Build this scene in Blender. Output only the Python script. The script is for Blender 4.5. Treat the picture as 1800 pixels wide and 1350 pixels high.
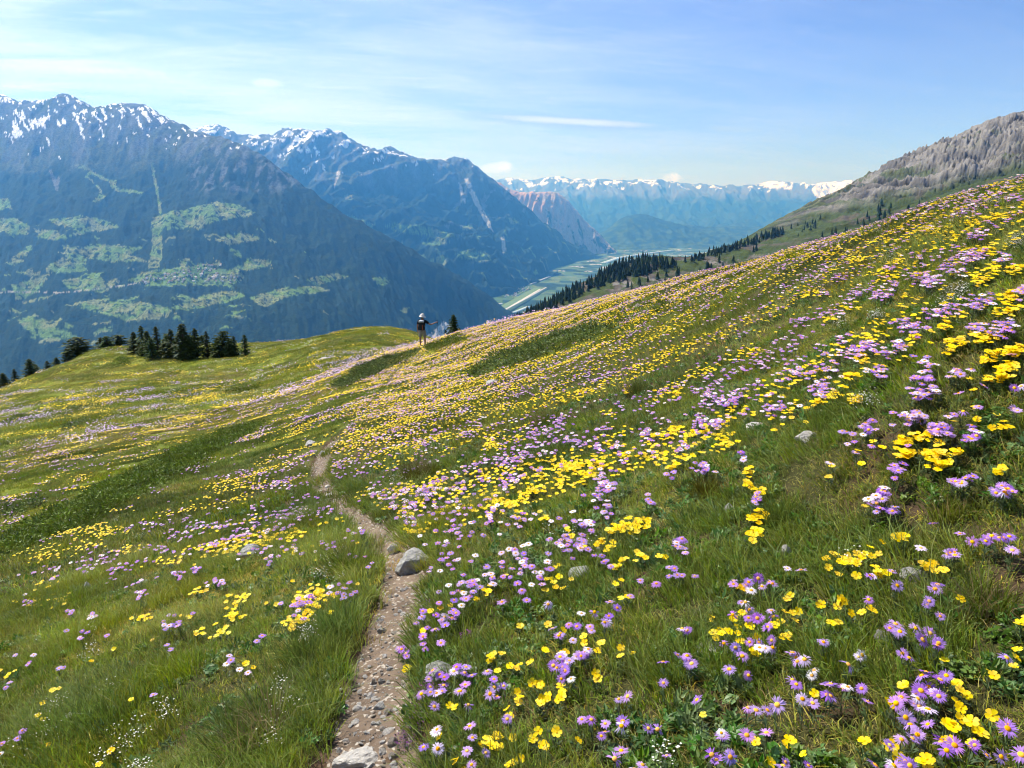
import bpy, math, random
import numpy as np
from mathutils import Vector, Matrix

for o in list(bpy.data.objects): bpy.data.objects.remove(o)
random.seed(7)
rng = np.random.default_rng(11)
R = math.radians
scene = bpy.context.scene

# ------------------------------------------------------------------ camera, sky, sun, exposure
PITCH = R(13.64)
FPX = 1360.0                       # focal length in pixels of an 1800 px wide picture
cam_data = bpy.data.cameras.new('camera')
cam_data.sensor_width = 36.0
cam_data.lens = FPX / 1800 * 36
cam_data.clip_start = 0.05
cam_data.clip_end = 200000
camera = bpy.data.objects.new('camera', cam_data)
camera.rotation_euler = (R(90) - PITCH, 0, 0)
scene.collection.objects.link(camera)
scene.camera = camera

SUN_AZ, SUN_EL = R(-48), R(52)     # azimuth from the view direction (+y), negative = to the left
sun_data = bpy.data.lights.new('sun', 'SUN')
sun_data.energy = 5.0
sun_data.angle = R(0.53)
sun_data.color = (1.0, 0.96, 0.90)
sun = bpy.data.objects.new('sun', sun_data)
SUN_DIR = Vector((math.sin(SUN_AZ) * math.cos(SUN_EL), math.cos(SUN_AZ) * math.cos(SUN_EL), math.sin(SUN_EL)))
sun.rotation_euler = SUN_DIR.to_track_quat('Z', 'Y').to_euler()
sun.location = (-20, 20, 60)
scene.collection.objects.link(sun)

scene.view_settings.view_transform = 'Standard'
scene.view_settings.look = 'None'
scene.view_settings.exposure = 0.82
scene.view_settings.gamma = 1.0
scene.cycles.use_denoising = True
scene.cycles.use_adaptive_sampling = True
scene.cycles.adaptive_threshold = 0.03
scene.cycles.max_bounces = 4
scene.cycles.diffuse_bounces = 2
scene.cycles.transmission_bounces = 3
scene.cycles.volume_bounces = 0
scene.cycles.filter_width = 1.1
scene.cycles.caustics_reflective = False
scene.cycles.caustics_refractive = False

def node(nt, kind, **inp):
    n = nt.nodes.new(kind)
    for k, v in inp.items():
        if k.startswith('_'): setattr(n, k[1:], v)
        else: n.inputs[k.replace('__', ' ')].default_value = v
    return n

world = bpy.data.worlds.new('World')
scene.world = world
world.use_nodes = True
nt = world.node_tree
for n in list(nt.nodes): nt.nodes.remove(n)
L = nt.links.new
out = node(nt, 'ShaderNodeOutputWorld')
bg = node(nt, 'ShaderNodeBackground', Strength=0.076)
sky = node(nt, 'ShaderNodeTexSky')
sky.sky_type = 'NISHITA'
sky.sun_disc = False
sky.sun_elevation = SUN_EL
sky.sun_rotation = SUN_AZ           # clockwise from +y, as SUN_AZ is
sky.altitude = 2100
sky.air_density = 1.0
sky.dust_density = 0.25
sky.ozone_density = 5.0
L(bg.outputs[0], out.inputs[0])
tc = node(nt, 'ShaderNodeTexCoord')
sep = node(nt, 'ShaderNodeSeparateXYZ')
L(tc.outputs['Generated'], sep.inputs[0])
def m_(op, a, b=None, c=None, clamp=False):
    n = nt.nodes.new('ShaderNodeMath'); n.operation = op; n.use_clamp = clamp
    for i, v in enumerate((a, b, c)):
        if v is None: continue
        if isinstance(v, (int, float)): n.inputs[i].default_value = v
        else: L(v, n.inputs[i])
    return n.outputs[0]
# cirrus sheet: project the direction on a high plane, stretch along the wind
zc = m_('MAXIMUM', sep.outputs[2], 0.02)
den = m_('ADD', zc, 0.12)
cx_ = m_('DIVIDE', sep.outputs[0], den)
cy_ = m_('DIVIDE', sep.outputs[1], den)
comb = node(nt, 'ShaderNodeCombineXYZ')
L(m_('ADD', m_('MULTIPLY', cx_, 0.75), m_('MULTIPLY', cy_, 0.25)), comb.inputs[0])
L(m_('ADD', m_('MULTIPLY', cx_, -0.55), m_('MULTIPLY', cy_, 1.9)), comb.inputs[1])
n1 = node(nt, 'ShaderNodeTexNoise', Scale=0.9, Detail=8.0, Roughness=0.55, Distortion=0.6)
L(comb.outputs[0], n1.inputs['Vector'])
n2 = node(nt, 'ShaderNodeTexNoise', Scale=3.5, Detail=7.0, Roughness=0.6, Distortion=1.2)
L(comb.outputs[0], n2.inputs['Vector'])
veil = m_('MULTIPLY', m_('SUBTRACT', n1.outputs[0], 0.36, clamp=True), 1.5)
wisp = m_('MULTIPLY', m_('SUBTRACT', n2.outputs[0], 0.5, clamp=True), 0.75)
# thin milky veil that thickens to the west (left), where the cirrus is densest
west = m_('MULTIPLY_ADD', sep.outputs[0], -0.95, 0.42, clamp=True)
cl = m_('ADD', m_('MULTIPLY', veil, m_('ADD', west, 0.12)), m_('MULTIPLY', wisp, m_('ADD', west, 0.22)))
low_sky = m_('MULTIPLY', m_('SUBTRACT', 0.30, sep.outputs[2], clamp=True), 0.7)
cl = m_('MINIMUM', m_('ADD', m_('ADD', cl, low_sky), m_('MULTIPLY', west, 0.28)), 0.85)
def cloud(px, py, hw, hh, sharp, noise_amp, noise_scale, tilt=0.0):
    """soft mask of a small cloud at a fixed direction of the sky"""
    d = ray(px, py); d = d / np.linalg.norm(d)
    az = math.atan2(d[0], d[1]); el = math.asin(d[2])
    azn = m_('ARCTAN2', sep.outputs[0], sep.outputs[1]); eln = m_('ARCSINE', sep.outputs[2])
    da = m_('SUBTRACT', azn, az); de = m_('SUBTRACT', eln, el)
    de = m_('ADD', de, m_('MULTIPLY', da, tilt))
    a = m_('DIVIDE', da, hw / FPX); b = m_('DIVIDE', de, hh / FPX)
    rr = m_('SQRT', m_('ADD', m_('MULTIPLY', a, a), m_('MULTIPLY', b, b)))
    nn = node(nt, 'ShaderNodeTexNoise', Scale=noise_scale, Detail=6.0, Roughness=0.62)
    L(tc.outputs['Generated'], nn.inputs['Vector'])
    v = m_('ADD', rr, m_('MULTIPLY', m_('SUBTRACT', nn.outputs[0], 0.5), noise_amp))
    return m_('MULTIPLY', m_('SUBTRACT', 1.0, v, clamp=True), sharp, clamp=True), b
def ray(px, py):
    u = (np.asarray(px, float) - 900) / FPX; v = (675 - np.asarray(py, float)) / FPX
    c, s = math.cos(PITCH), math.sin(PITCH)
    return np.stack([u, c + v * s, -s + v * c], -1)
mix = node(nt, 'ShaderNodeMix', _data_type='RGBA')
deep = node(nt, 'ShaderNodeMix', _data_type='RGBA', _blend_type='MULTIPLY')      # the deeper blue of a high-altitude sky
deep.inputs[0].default_value = 1.0; deep.inputs[7].default_value = (0.58, 0.74, 1.12, 1); L(sky.outputs[0], deep.inputs[6])
L(cl, mix.inputs[0]); L(deep.outputs[2], mix.inputs[6])
mix.inputs[7].default_value = (7.6, 8.3, 10.6, 1)
col = mix.outputs[2]
def lay(mask, rgb):
    global col
    k = node(nt, 'ShaderNodeMix', _data_type='RGBA')
    L(mask, k.inputs[0]); L(col, k.inputs[6]); k.inputs[7].default_value = (*rgb, 1)
    col = k.outputs[2]
lens, b_ = cloud(985, 214, 200, 13, 2.2, 0.35, 9, 0.07)
lay(m_('MULTIPLY', lens, 0.7), (3.4, 4.7, 7.8))
core, b_ = cloud(1000, 213, 150, 7, 1.6, 0.7, 14, 0.06)
lay(m_('MULTIPLY', core, 0.45), (8.4, 9.0, 10.6))
l2, b_ = cloud(1288, 227, 52, 5.5, 2.0, 0.5, 20, 0.07)
lay(m_('MULTIPLY', l2, 0.5), (4.2, 5.5, 8.0))
for (px, py, hw, hh) in ((872, 295, 34, 10), (884, 291, 16, 8), (1180, 314, 22, 9), (1186, 311, 10, 8), (470, 146, 30, 8)):
    c_, b_ = cloud(px, py, hw, hh, 2.4, 1.1, 60)
    lay(m_('MULTIPLY', c_, 0.5 if hw < 35 and py > 285 and py < 316 else 0.4), (8.4, 9.4, 11.6))
L(col, bg.inputs[0])

# ------------------------------------------------------------------ helpers
def tag(o, label=None, cat=None, group=None, kind=None):
    if label: o['label'] = label
    if cat: o['category'] = cat
    if group: o['group'] = group
    if kind: o['kind'] = kind
    return o
COL = scene.collection
def link(o, parent=None):
    COL.objects.link(o)
    if parent is not None: o.parent = parent
    return o
def empty(name, loc=(0, 0, 0)):
    o = bpy.data.objects.new(name, None); o.location = loc; o.empty_display_size = 0.05
    return link(o)
def make_mesh(name, verts, faces, mat=None, smooth=False, cols=None, mats=None, fmat=None):
    """verts (n,3); faces (m,3|4) array or list"""
    me = bpy.data.meshes.new(name)
    verts = np.asarray(verts, np.float32)
    if isinstance(faces, np.ndarray):
        k = faces.shape[1]; m = len(faces)
        me.vertices.add(len(verts)); me.vertices.foreach_set('co', verts.ravel())
        me.loops.add(m * k); me.loops.foreach_set('vertex_index', faces.astype(np.int32).ravel())
        me.polygons.add(m)
        me.polygons.foreach_set('loop_start', np.arange(0, m * k, k, dtype=np.int32))
        me.update(calc_edges=True)
    else:
        me.from_pydata(verts.tolist(), [], faces); me.update()
    if smooth: me.polygons.foreach_set('use_smooth', np.ones(len(me.polygons), bool))
    for mm in (mats or ([mat] if mat else [])): me.materials.append(mm)
    if fmat is not None: me.polygons.foreach_set('material_index', np.asarray(fmat, np.int32))
    if cols is not None:
        at = me.color_attributes.new('Col', 'FLOAT_COLOR', 'POINT')
        c4 = np.ones((len(verts), 4), np.float32); c4[:, :3] = cols
        at.data.foreach_set('color', c4.ravel())
    return me
def obj(name, me, parent=None, loc=None):
    o = bpy.data.objects.new(name, me)
    if loc is not None: o.location = loc
    return link(o, parent)

def _hash(ix, iy, seed):
    h = (ix.astype(np.int64) * 374761393 + iy.astype(np.int64) * 668265263 + seed * 1442695041) & 0xFFFFFFFF
    h = ((h ^ (h >> 13)) * 1274126177) & 0xFFFFFFFF
    return (h ^ (h >> 16)) & 0xFFFFFFFF
_pr = np.random.default_rng(99)
_PERM = np.concatenate([_pr.permutation(1024)] * 2).astype(np.int32)
_ang = _pr.uniform(0, 2 * math.pi, 1024); _GX, _GY = np.cos(_ang).astype(np.float32), np.sin(_ang).astype(np.float32)
def noise(x, y, seed=0):
    """gradient noise about -1..1"""
    x = np.asarray(x, float); y = np.asarray(y, float)
    ix = np.floor(x); iy = np.floor(y); fx = (x - ix).astype(np.float32); fy = (y - iy).astype(np.float32)
    ix = (ix.astype(np.int64) + seed * 131).astype(np.int32); iy = (iy.astype(np.int64) + seed * 71).astype(np.int32)
    ux = fx * fx * fx * (fx * (fx * 6 - 15) + 10); uy = fy * fy * fy * (fy * (fy * 6 - 15) + 10)
    p0 = _PERM[ix & 1023]; p1 = _PERM[(ix + 1) & 1023]; j0 = iy & 1023; j1 = (iy + 1) & 1023
    def g(p, j, dx, dy):
        h = _PERM[p + j]; return _GX[h] * (fx - dx) + _GY[h] * (fy - dy)
    a = g(p0, j0, 0, 0); a = a + ux * (g(p1, j0, 1, 0) - a)
    b = g(p0, j1, 0, 1); b = b + ux * (g(p1, j1, 1, 1) - b)
    return (a + uy * (b - a)) * 1.5
def fbm(x, y, oct=4, seed=0, gain=0.5, lac=2.03):
    v = 0; a = 1.0; t = 0
    for i in range(oct):
        v = v + a * noise(x, y, seed + i * 17); t += a
        x = x * lac + 13.7; y = y * lac - 7.1; a *= gain
    return v / t
def ridged(x, y, oct=5, seed=0, gain=0.5):
    v = 0; a = 1.0; t = 0
    for i in range(oct):
        n = 1 - np.abs(noise(x, y, seed + i * 31)) * 1.6
        v = v + a * n; t += a
        x = x * 2.07 + 5.3; y = y * 2.07 + 1.9; a *= gain
    return v / t
def sstep(a, b, x):
    t = np.clip((x - a) / (b - a), 0, 1); return t * t * (3 - 2 * t)
def lerp(a, b, t): return a + (b - a) * t

def tps_fit(P, v, lam=1e-6):
    P = np.asarray(P, float); n = len(P)
    d = np.hypot(P[:, None, 0] - P[None, :, 0], P[:, None, 1] - P[None, :, 1])
    K = np.where(d > 0, d * d * np.log(d + 1e-12), 0) + lam * np.eye(n)
    A = np.zeros((n + 3, n + 3)); A[:n, :n] = K
    A[:n, n] = 1; A[:n, n + 1:] = P; A[n, :n] = 1; A[n + 1:, :n] = P.T
    w = np.linalg.solve(A, np.concatenate([v, np.zeros(3)]))
    return P, w
def tps_eval(fit, X, Y):
    P, w = fit; n = len(P)
    X = np.asarray(X, float); Y = np.asarray(Y, float)
    r = w[n] + w[n + 1] * X + w[n + 2] * Y
    for i in range(n):
        d2 = (X - P[i, 0]) ** 2 + (Y - P[i, 1]) ** 2
        r = r + w[i] * 0.5 * d2 * np.log(d2 + 1e-18)
    return r
def project(P):
    """world points -> pixel of the photograph"""
    P = np.asarray(P, float); c, s = math.cos(PITCH), math.sin(PITCH)
    dep = P[..., 1] * c - P[..., 2] * s
    up = P[..., 1] * s + P[..., 2] * c
    dep = np.maximum(dep, 1e-6)
    return 900 + FPX * P[..., 0] / dep, 675 - FPX * up / dep, dep
def in_poly(px, py, poly):
    ins = np.zeros(px.shape, bool)
    n = len(poly)
    for i in range(n):
        x0, y0 = poly[i]; x1, y1 = poly[(i + 1) % n]
        if y0 == y1: continue
        c = ((y0 > py) != (y1 > py)) & (px < (x1 - x0) * (py - y0) / (y1 - y0) + x0)
        ins ^= c
    return ins
def grid_faces(nr, nc):
    i = np.arange(nr - 1)[:, None] * nc + np.arange(nc - 1)[None, :]
    i = i.ravel()
    return np.stack([i, i + 1, i + nc + 1, i + nc], -1)

# ------------------------------------------------------------------ materials
def material(name):
    m = bpy.data.materials.new(name); m.use_nodes = True
    t = m.node_tree
    for n in list(t.nodes): t.nodes.remove(n)
    o = t.nodes.new('ShaderNodeOutputMaterial')
    return m, t, o
def hsv_random(t, color_socket, hue=0.03, sat=0.2, val=0.35):
    """vary a colour from object to object (and instance to instance)"""
    info = t.nodes.new('ShaderNodeObjectInfo')
    h = t.nodes.new('ShaderNodeHueSaturation')
    wn = t.nodes.new('ShaderNodeTexWhiteNoise'); wn.noise_dimensions = '1D'
    t.links.new(info.outputs['Random'], wn.inputs['W'])
    sp = t.nodes.new('ShaderNodeSeparateColor'); t.links.new(wn.outputs['Color'], sp.inputs[0])
    for i, (key, mid, amp) in enumerate((('Hue', 0.5, hue), ('Saturation', 1.0, sat), ('Value', 1.0, val))):
        k = t.nodes.new('ShaderNodeMath'); k.operation = 'MULTIPLY_ADD'
        t.links.new(sp.outputs[i], k.inputs[0]); k.inputs[1].default_value = 2 * amp; k.inputs[2].default_value = mid - amp
        t.links.new(k.outputs[0], h.inputs[key])
    t.links.new(color_socket, h.inputs['Color'])
    return h.outputs[0]
def leaf_mat(name, rgb, transl=0.35, rough=0.6, hue=0.02, sat=0.15, val=0.25, spec=0.25, tcol=None, attr=False):
    m, t, o = material(name)
    if attr == 'vc':
        vc = t.nodes.new('ShaderNodeVertexColor'); vc.layer_name = 'Col'
        mul = t.nodes.new('ShaderNodeMix'); mul.data_type = 'RGBA'; mul.blend_type = 'MULTIPLY'; mul.inputs[0].default_value = 1
        t.links.new(vc.outputs[0], mul.inputs[6]); mul.inputs[7].default_value = (*rgb, 1); c0 = mul.outputs[2]
    elif attr:
        a = t.nodes.new('ShaderNodeAttribute'); a.attribute_name = 'tint'; a.attribute_type = 'INSTANCER'
        c0 = a.outputs['Color']
        mul = t.nodes.new('ShaderNodeMix'); mul.data_type = 'RGBA'; mul.blend_type = 'MULTIPLY'; mul.inputs[0].default_value = 1
        t.links.new(c0, mul.inputs[6]); vc = t.nodes.new('ShaderNodeVertexColor'); vc.layer_name = 'Col'; t.links.new(vc.outputs[0], mul.inputs[7]); c0 = mul.outputs[2]
    else:
        r_ = t.nodes.new('ShaderNodeRGB'); r_.outputs[0].default_value = (*rgb, 1); c0 = r_.outputs[0]
    c = hsv_random(t, c0, hue, sat, val)
    b = node(t, 'ShaderNodeBsdfPrincipled', Roughness=rough)
    b.inputs['Specular IOR Level'].default_value = spec
    t.links.new(c, b.inputs['Base Color'])
    tr = t.nodes.new('ShaderNodeBsdfTranslucent')
    if tcol:
        mm = t.nodes.new('ShaderNodeMix'); mm.data_type = 'RGBA'; mm.blend_type = 'MULTIPLY'; mm.inputs[0].default_value = 1
        t.links.new(c, mm.inputs[6]); mm.inputs[7].default_value = (*tcol, 1); t.links.new(mm.outputs[2], tr.inputs[0])
    else: t.links.new(c, tr.inputs[0])
    mx = t.nodes.new('ShaderNodeMixShader'); mx.inputs[0].default_value = transl
    t.links.new(b.outputs[0], mx.inputs[1]); t.links.new(tr.outputs[0], mx.inputs[2])
    t.links.new(mx.outputs[0], o.inputs[0])
    return m
def plain_mat(name, rgb, rough=0.7, spec=0.3, nscale=None, namp=0.3, bump=0.0, metallic=0, vary=0.0):
    m, t, o = material(name)
    b = node(t, 'ShaderNodeBsdfPrincipled', Roughness=rough, Metallic=metallic)
    b.inputs['Specular IOR Level'].default_value = spec
    r_ = t.nodes.new('ShaderNodeRGB'); r_.outputs[0].default_value = (*rgb, 1); c = r_.outputs[0]
    if nscale:
        n = node(t, 'ShaderNodeTexNoise', Scale=nscale, Detail=6.0, Roughness=0.6)
        g = t.nodes.new('ShaderNodeTexCoord'); t.links.new(g.outputs['Object'], n.inputs['Vector'])
        k = t.nodes.new('ShaderNodeMath'); k.operation = 'MULTIPLY_ADD'; k.inputs[1].default_value = 2 * namp; k.inputs[2].default_value = 1 - namp
        t.links.new(n.outputs[0], k.inputs[0])
        h = t.nodes.new('ShaderNodeHueSaturation'); t.links.new(c, h.inputs['Color']); t.links.new(k.outputs[0], h.inputs['Value'])
        c = h.outputs[0]
        if bump:
            bp = node(t, 'ShaderNodeBump', Strength=bump, Distance=0.02); t.links.new(n.outputs[0], bp.inputs['Height']); t.links.new(bp.outputs[0], b.inputs['Normal'])
    if vary: c = hsv_random(t, c, 0.01, vary * 0.5, vary)
    t.links.new(c, b.inputs['Base Color']); t.links.new(b.outputs[0], o.inputs[0])
    return m
def terrain_mat(name, scales=((0.02, 0.35), (0.004, 0.25)), bump=0.0, bscale=0.03, bdist=8.0):
    """land cover from the colour attribute, broken up with noise in metres"""
    m, t, o = material(name)
    a = t.nodes.new('ShaderNodeVertexColor'); a.layer_name = 'Col'
    g = t.nodes.new('ShaderNodeTexCoord')
    c = a.outputs[0]
    for (sc, amp) in scales:
        n = node(t, 'ShaderNodeTexNoise', Scale=sc, Detail=6.0, Roughness=0.65); t.links.new(g.outputs['Object'], n.inputs['Vector'])
        k = t.nodes.new('ShaderNodeMath'); k.operation = 'MULTIPLY_ADD'; k.inputs[1].default_value = 4 * amp; k.inputs[2].default_value = 1 - 2 * amp
        t.links.new(n.outputs[0], k.inputs[0])
        h = t.nodes.new('ShaderNodeHueSaturation'); t.links.new(c, h.inputs['Color']); t.links.new(k.outputs[0], h.inputs['Value']); c = h.outputs[0]
    b = node(t, 'ShaderNodeBsdfPrincipled', Roughness=0.95)
    b.inputs['Specular IOR Level'].default_value = 0.05
    t.links.new(c, b.inputs['Base Color'])
    if bump:
        n = node(t, 'ShaderNodeTexNoise', Scale=bscale, Detail=5.0, Roughness=0.7); t.links.new(g.outputs['Object'], n.inputs['Vector'])
        bp = node(t, 'ShaderNodeBump', Strength=bump, Distance=bdist); t.links.new(n.outputs[0], bp.inputs['Height']); t.links.new(bp.outputs[0], b.inputs['Normal'])
    t.links.new(b.outputs[0], o.inputs[0])
    return m
# ------------------------------------------------------------------ the far land: valley floor and mountains (metres, camera at the origin)
FLOOR = -1600.0
FOREST = np.array([0.011, 0.024, 0.011]); MEADOW = np.array([0.098, 0.168, 0.040]); DRY = np.array([0.165, 0.175, 0.080])
ROCK = np.array([0.095, 0.105, 0.115]); ALP = np.array([0.058, 0.070, 0.040]); SNOW = np.array([0.82, 0.83, 0.85])

def W(px, py, Y):
    d = ray(px, py); return d / d[..., 1:2] * np.asarray(Y, float)[..., None]
class Mountain:
    def __init__(s, crest, face, back=((0.45, 230), (2.4, 1300)), km=1000.0, lam=1e-6):
        c = np.array(crest, float); f = np.array(face, float)
        s.c3 = W(c[:, 0], c[:, 1], c[:, 2] * km)
        pts = [s.c3, W(f[:, 0], f[:, 1], f[:, 2] * km)]
        for dy, dz, *dx in back:
            b = s.c3.copy(); b[:, 1] += dy * km
            if dx:
                lw = sstep(1560, 1400, c[:, 0]); b[:, 1] += (1 - lw) * dx[1] * km; b[:, 0] = lerp(b[:, 0] * b[:, 1] / s.c3[:, 1], b[:, 0] + dx[0] * km, lw)
            else: b[:, 0] *= b[:, 1] / s.c3[:, 1]
            b[:, 2] = np.maximum(b[:, 2] - dz, FLOOR - 60); pts.append(b)
        P = np.concatenate(pts)
        s.fit = tps_fit(P[:, :2] / 1000.0, P[:, 2] / 1000.0, lam)
        t = np.linspace(0, len(c) - 1, len(c) * 4)
        s.cl = np.stack([np.interp(t, np.arange(len(c)), s.c3[:, k]) for k in range(3)], -1)
    def base(s, x, y): return tps_eval(s.fit, x / 1000.0, y / 1000.0) * 1000.0
    def crest_dist(s, x, y):
        d = np.full(x.shape, 1e18)
        for p in s.cl: d = np.minimum(d, (x - p[0]) ** 2 + (y - p[1]) ** 2)
        return np.sqrt(d)
    def height(s, x, y):
        return np.maximum(s.base(x, y) + s.rough(x, y, s.crest_dist(x, y)), FLOOR - 80)
    def build(s, name, px, Y, colour, mat):
        d = ray(px, np.full(len(px), 345.0)); ux = d[:, 0] / d[:, 1]
        y = np.repeat(Y[:, None], len(px), 1); x = ux[None, :] * y
        jy = np.unique(np.r_[0:len(Y):5, len(Y) - 1]); jx = np.unique(np.r_[0:len(px):5, len(px) - 1])
        def up(f):                                         # smooth fields: evaluate coarsely, then interpolate
            c = f(x[np.ix_(jy, jx)], y[np.ix_(jy, jx)])
            c = np.stack([np.interp(np.arange(len(px)), jx, r) for r in c])
            return np.stack([np.interp(np.arange(len(Y)), jy, c[:, k]) for k in range(len(px))], 1)
        z = np.maximum(up(s.base) + s.rough(x, y, up(s.crest_dist)), FLOOR - 80)
        V = np.stack([x, y, z], -1)
        gy, gx = np.gradient(z); dxx = np.maximum(np.gradient(x, axis=1), 1e-3); dyy = np.maximum(np.gradient(y, axis=0), 1e-3)
        slope = np.hypot(gx / dxx, gy / dyy)
        qx, qy, _ = project(V)
        cols = colour(x, y, z, slope, qx, qy)
        s.sil = (px, qy.min(0), qx[qy.argmin(0), np.arange(len(px))])
        o = obj(name, make_mesh(name, V.reshape(-1, 3), grid_faces(len(Y), len(px)), mat, True, cols.reshape(-1, 3)))
        return tag(o, kind='structure')
    def hit(s, px, py, Y0, Y1, n=240):
        d = ray(px, py); d = d / d[..., 1:2]
        px = np.atleast_1d(px)
        d = d.reshape(-1, 3)
        Ys = np.linspace(Y0, Y1, n)
        P = d[:, None, :] * Ys[None, :, None]
        below = P[..., 2] < s.height(P[..., 0], P[..., 1])
        k = np.argmax(below, 1); ok = below.any(1)
        Q = P[np.arange(len(d)), k]
        Q[:, 2] = s.height(Q[:, 0], Q[:, 1])
        return Q, ok

mixc = lambda a, b, t: a + (b - a) * t[..., None]
def polys_mask(qx, qy, polys, wob=5.0, seed=3, freq=0.06):
    wx = qx + wob * fbm(qx * freq, qy * freq * 1.6, 3, seed); wy = qy + 0.6 * wob * fbm(qx * freq, qy * freq * 1.6, 3, seed + 9)
    m = np.zeros(qx.shape, bool)
    for p in polys: m |= in_poly(wx, wy, p)
    return m

# --- the long wooded mountain across the valley
mA = Mountain(
    [(-420, 140, 12), (-260, 150, 11.5), (-120, 158, 11), (0, 163, 10.8), (60, 180, 10.6), (100, 172, 10.5), (121, 165, 10.5), (150, 182, 10.5), (200, 190, 10.5), (255, 188, 10.5), (300, 212, 10.3), (350, 234, 10.1), (400, 250, 9.9),
     (440, 262, 9.7), (480, 287, 9.5), (520, 315, 9.4), (560, 345, 9.3), (620, 385, 9.3), (680, 415, 9.3), (740, 446, 9.4), (800, 480, 9.6), (850, 515, 9.9), (890, 552, 10.2)],
    [(-250, 270, 9.8), (0, 262, 9.7), (120, 262, 9.5), (250, 268, 9.4), (350, 292, 9.1), (450, 325, 8.95), (-250, 390, 8.3), (0, 380, 8.2), (130, 385, 8.0), (260, 382, 7.95), (400, 385, 7.95), (520, 405, 8.3),
     (-250, 490, 7.1), (0, 480, 7.15), (150, 485, 7.0), (300, 490, 6.95), (450, 492, 7.1), (600, 492, 7.6), (700, 500, 8.25), (-250, 570, 6.2), (0, 560, 6.35), (200, 560, 6.2), (400, 572, 6.2), (600, 570, 6.75), (720, 570, 7.6), (820, 575, 8.8),
     (-250, 680, 5.4), (0, 670, 5.4), (200, 660, 5.5), (450, 640, 5.8), (650, 620, 6.7), (760, 610, 7.7), (850, 590, 8.9), (-200, 800, 4.6), (300, 740, 4.8), (600, 700, 5.6), (800, 650, 7.2), (900, 620, 8.6)])
def roughA(x, y, dc):
    g = np.clip(dc / 900, 0.12, 1); low = sstep(5200, 9200, y)
    sx = x + 0.35 * y
    gully = ridged(sx / 520, y / 2100, 5, 5, 0.55) - 0.62 + 0.7 * (ridged(sx / 1500, y / 4200, 3, 12, 0.5) - 0.62)
    fine = ridged(x / 260, y / 420, 4, 8) - 0.6
    return g * (gully * lerp(120, 120, low) + fine * lerp(24, 42, low)) + fbm(x / 90, y / 90, 4, 21) * 16 + (1 - g) * fbm(x / 160, y / 300, 4, 77) * 55
mA.rough = roughA
MEADOWS_A = [
    [(128, 292), (136, 288), (152, 291), (162, 300), (178, 309), (192, 315), (204, 318), (206, 330), (228, 333), (256, 339), (228, 341), (196, 334), (193, 321), (172, 312), (160, 306), (152, 311), (166, 321), (178, 335), (186, 345), (176, 352), (162, 356), (172, 346), (174, 336), (164, 322), (149, 311), (156, 300), (140, 296)],
    [(264.5, 286), (268.5, 286), (285, 375), (281, 376)],
    [(268, 382), (300, 372), (332, 366), (360, 360), (380, 354), (420, 359), (449, 374), (432, 382), (392, 386), (360, 396), (318, 402), (290, 401), (266, 398)],
    [(-40, 385), (28, 384), (54, 398), (48, 414), (20, 410), (-40, 404)], [(60, 403), (90, 405), (124, 418), (96, 423), (70, 416)],
    [(84, 386), (140, 379), (178, 384), (210, 398), (172, 407), (118, 416), (146, 402), (100, 396)],
    [(128, 442), (160, 429), (200, 431), (242, 435), (232, 446), (262, 460), (200, 459), (138, 452)], [(76, 474), (118, 448), (152, 455), (152, 476), (98, 482)],
    [(265, 400), (284, 400), (286, 446), (280, 472), (260, 472), (268, 430)], [(380, 421), (402, 409), (440, 410), (461, 420), (430, 426), (400, 431)],
    [(226, 492), (250, 479), (300, 472), (362, 462), (382, 470), (436, 482), (420, 497), (340, 502), (250, 503)], [(398, 480), (440, 454), (478, 458), (476, 468), (430, 476)],
    [(132, 532), (182, 524), (270, 534), (304, 545), (282, 561), (222, 564), (180, 551), (140, 541)], [(298, 541), (360, 517), (412, 511), (432, 520), (400, 531), (330, 546)],
    [(438, 523), (500, 505), (568, 503), (582, 511), (506, 521), (462, 541)], [(28, 562), (60, 553), (100, 570), (134, 592), (90, 602), (48, 581)], [(-30, 349), (15, 349), (20, 366), (-30, 372)],
    [(108, 492), (160, 485), (204, 500), (180, 516), (118, 506)], [(538, 491), (590, 479), (614, 486), (560, 501)], [(655, 490), (672, 484), (684, 492), (678, 503), (664, 500)], [(20, 500), (90, 480), (70, 510), (30, 530)], [(700, 545), (720, 540), (716, 551)]]
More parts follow.
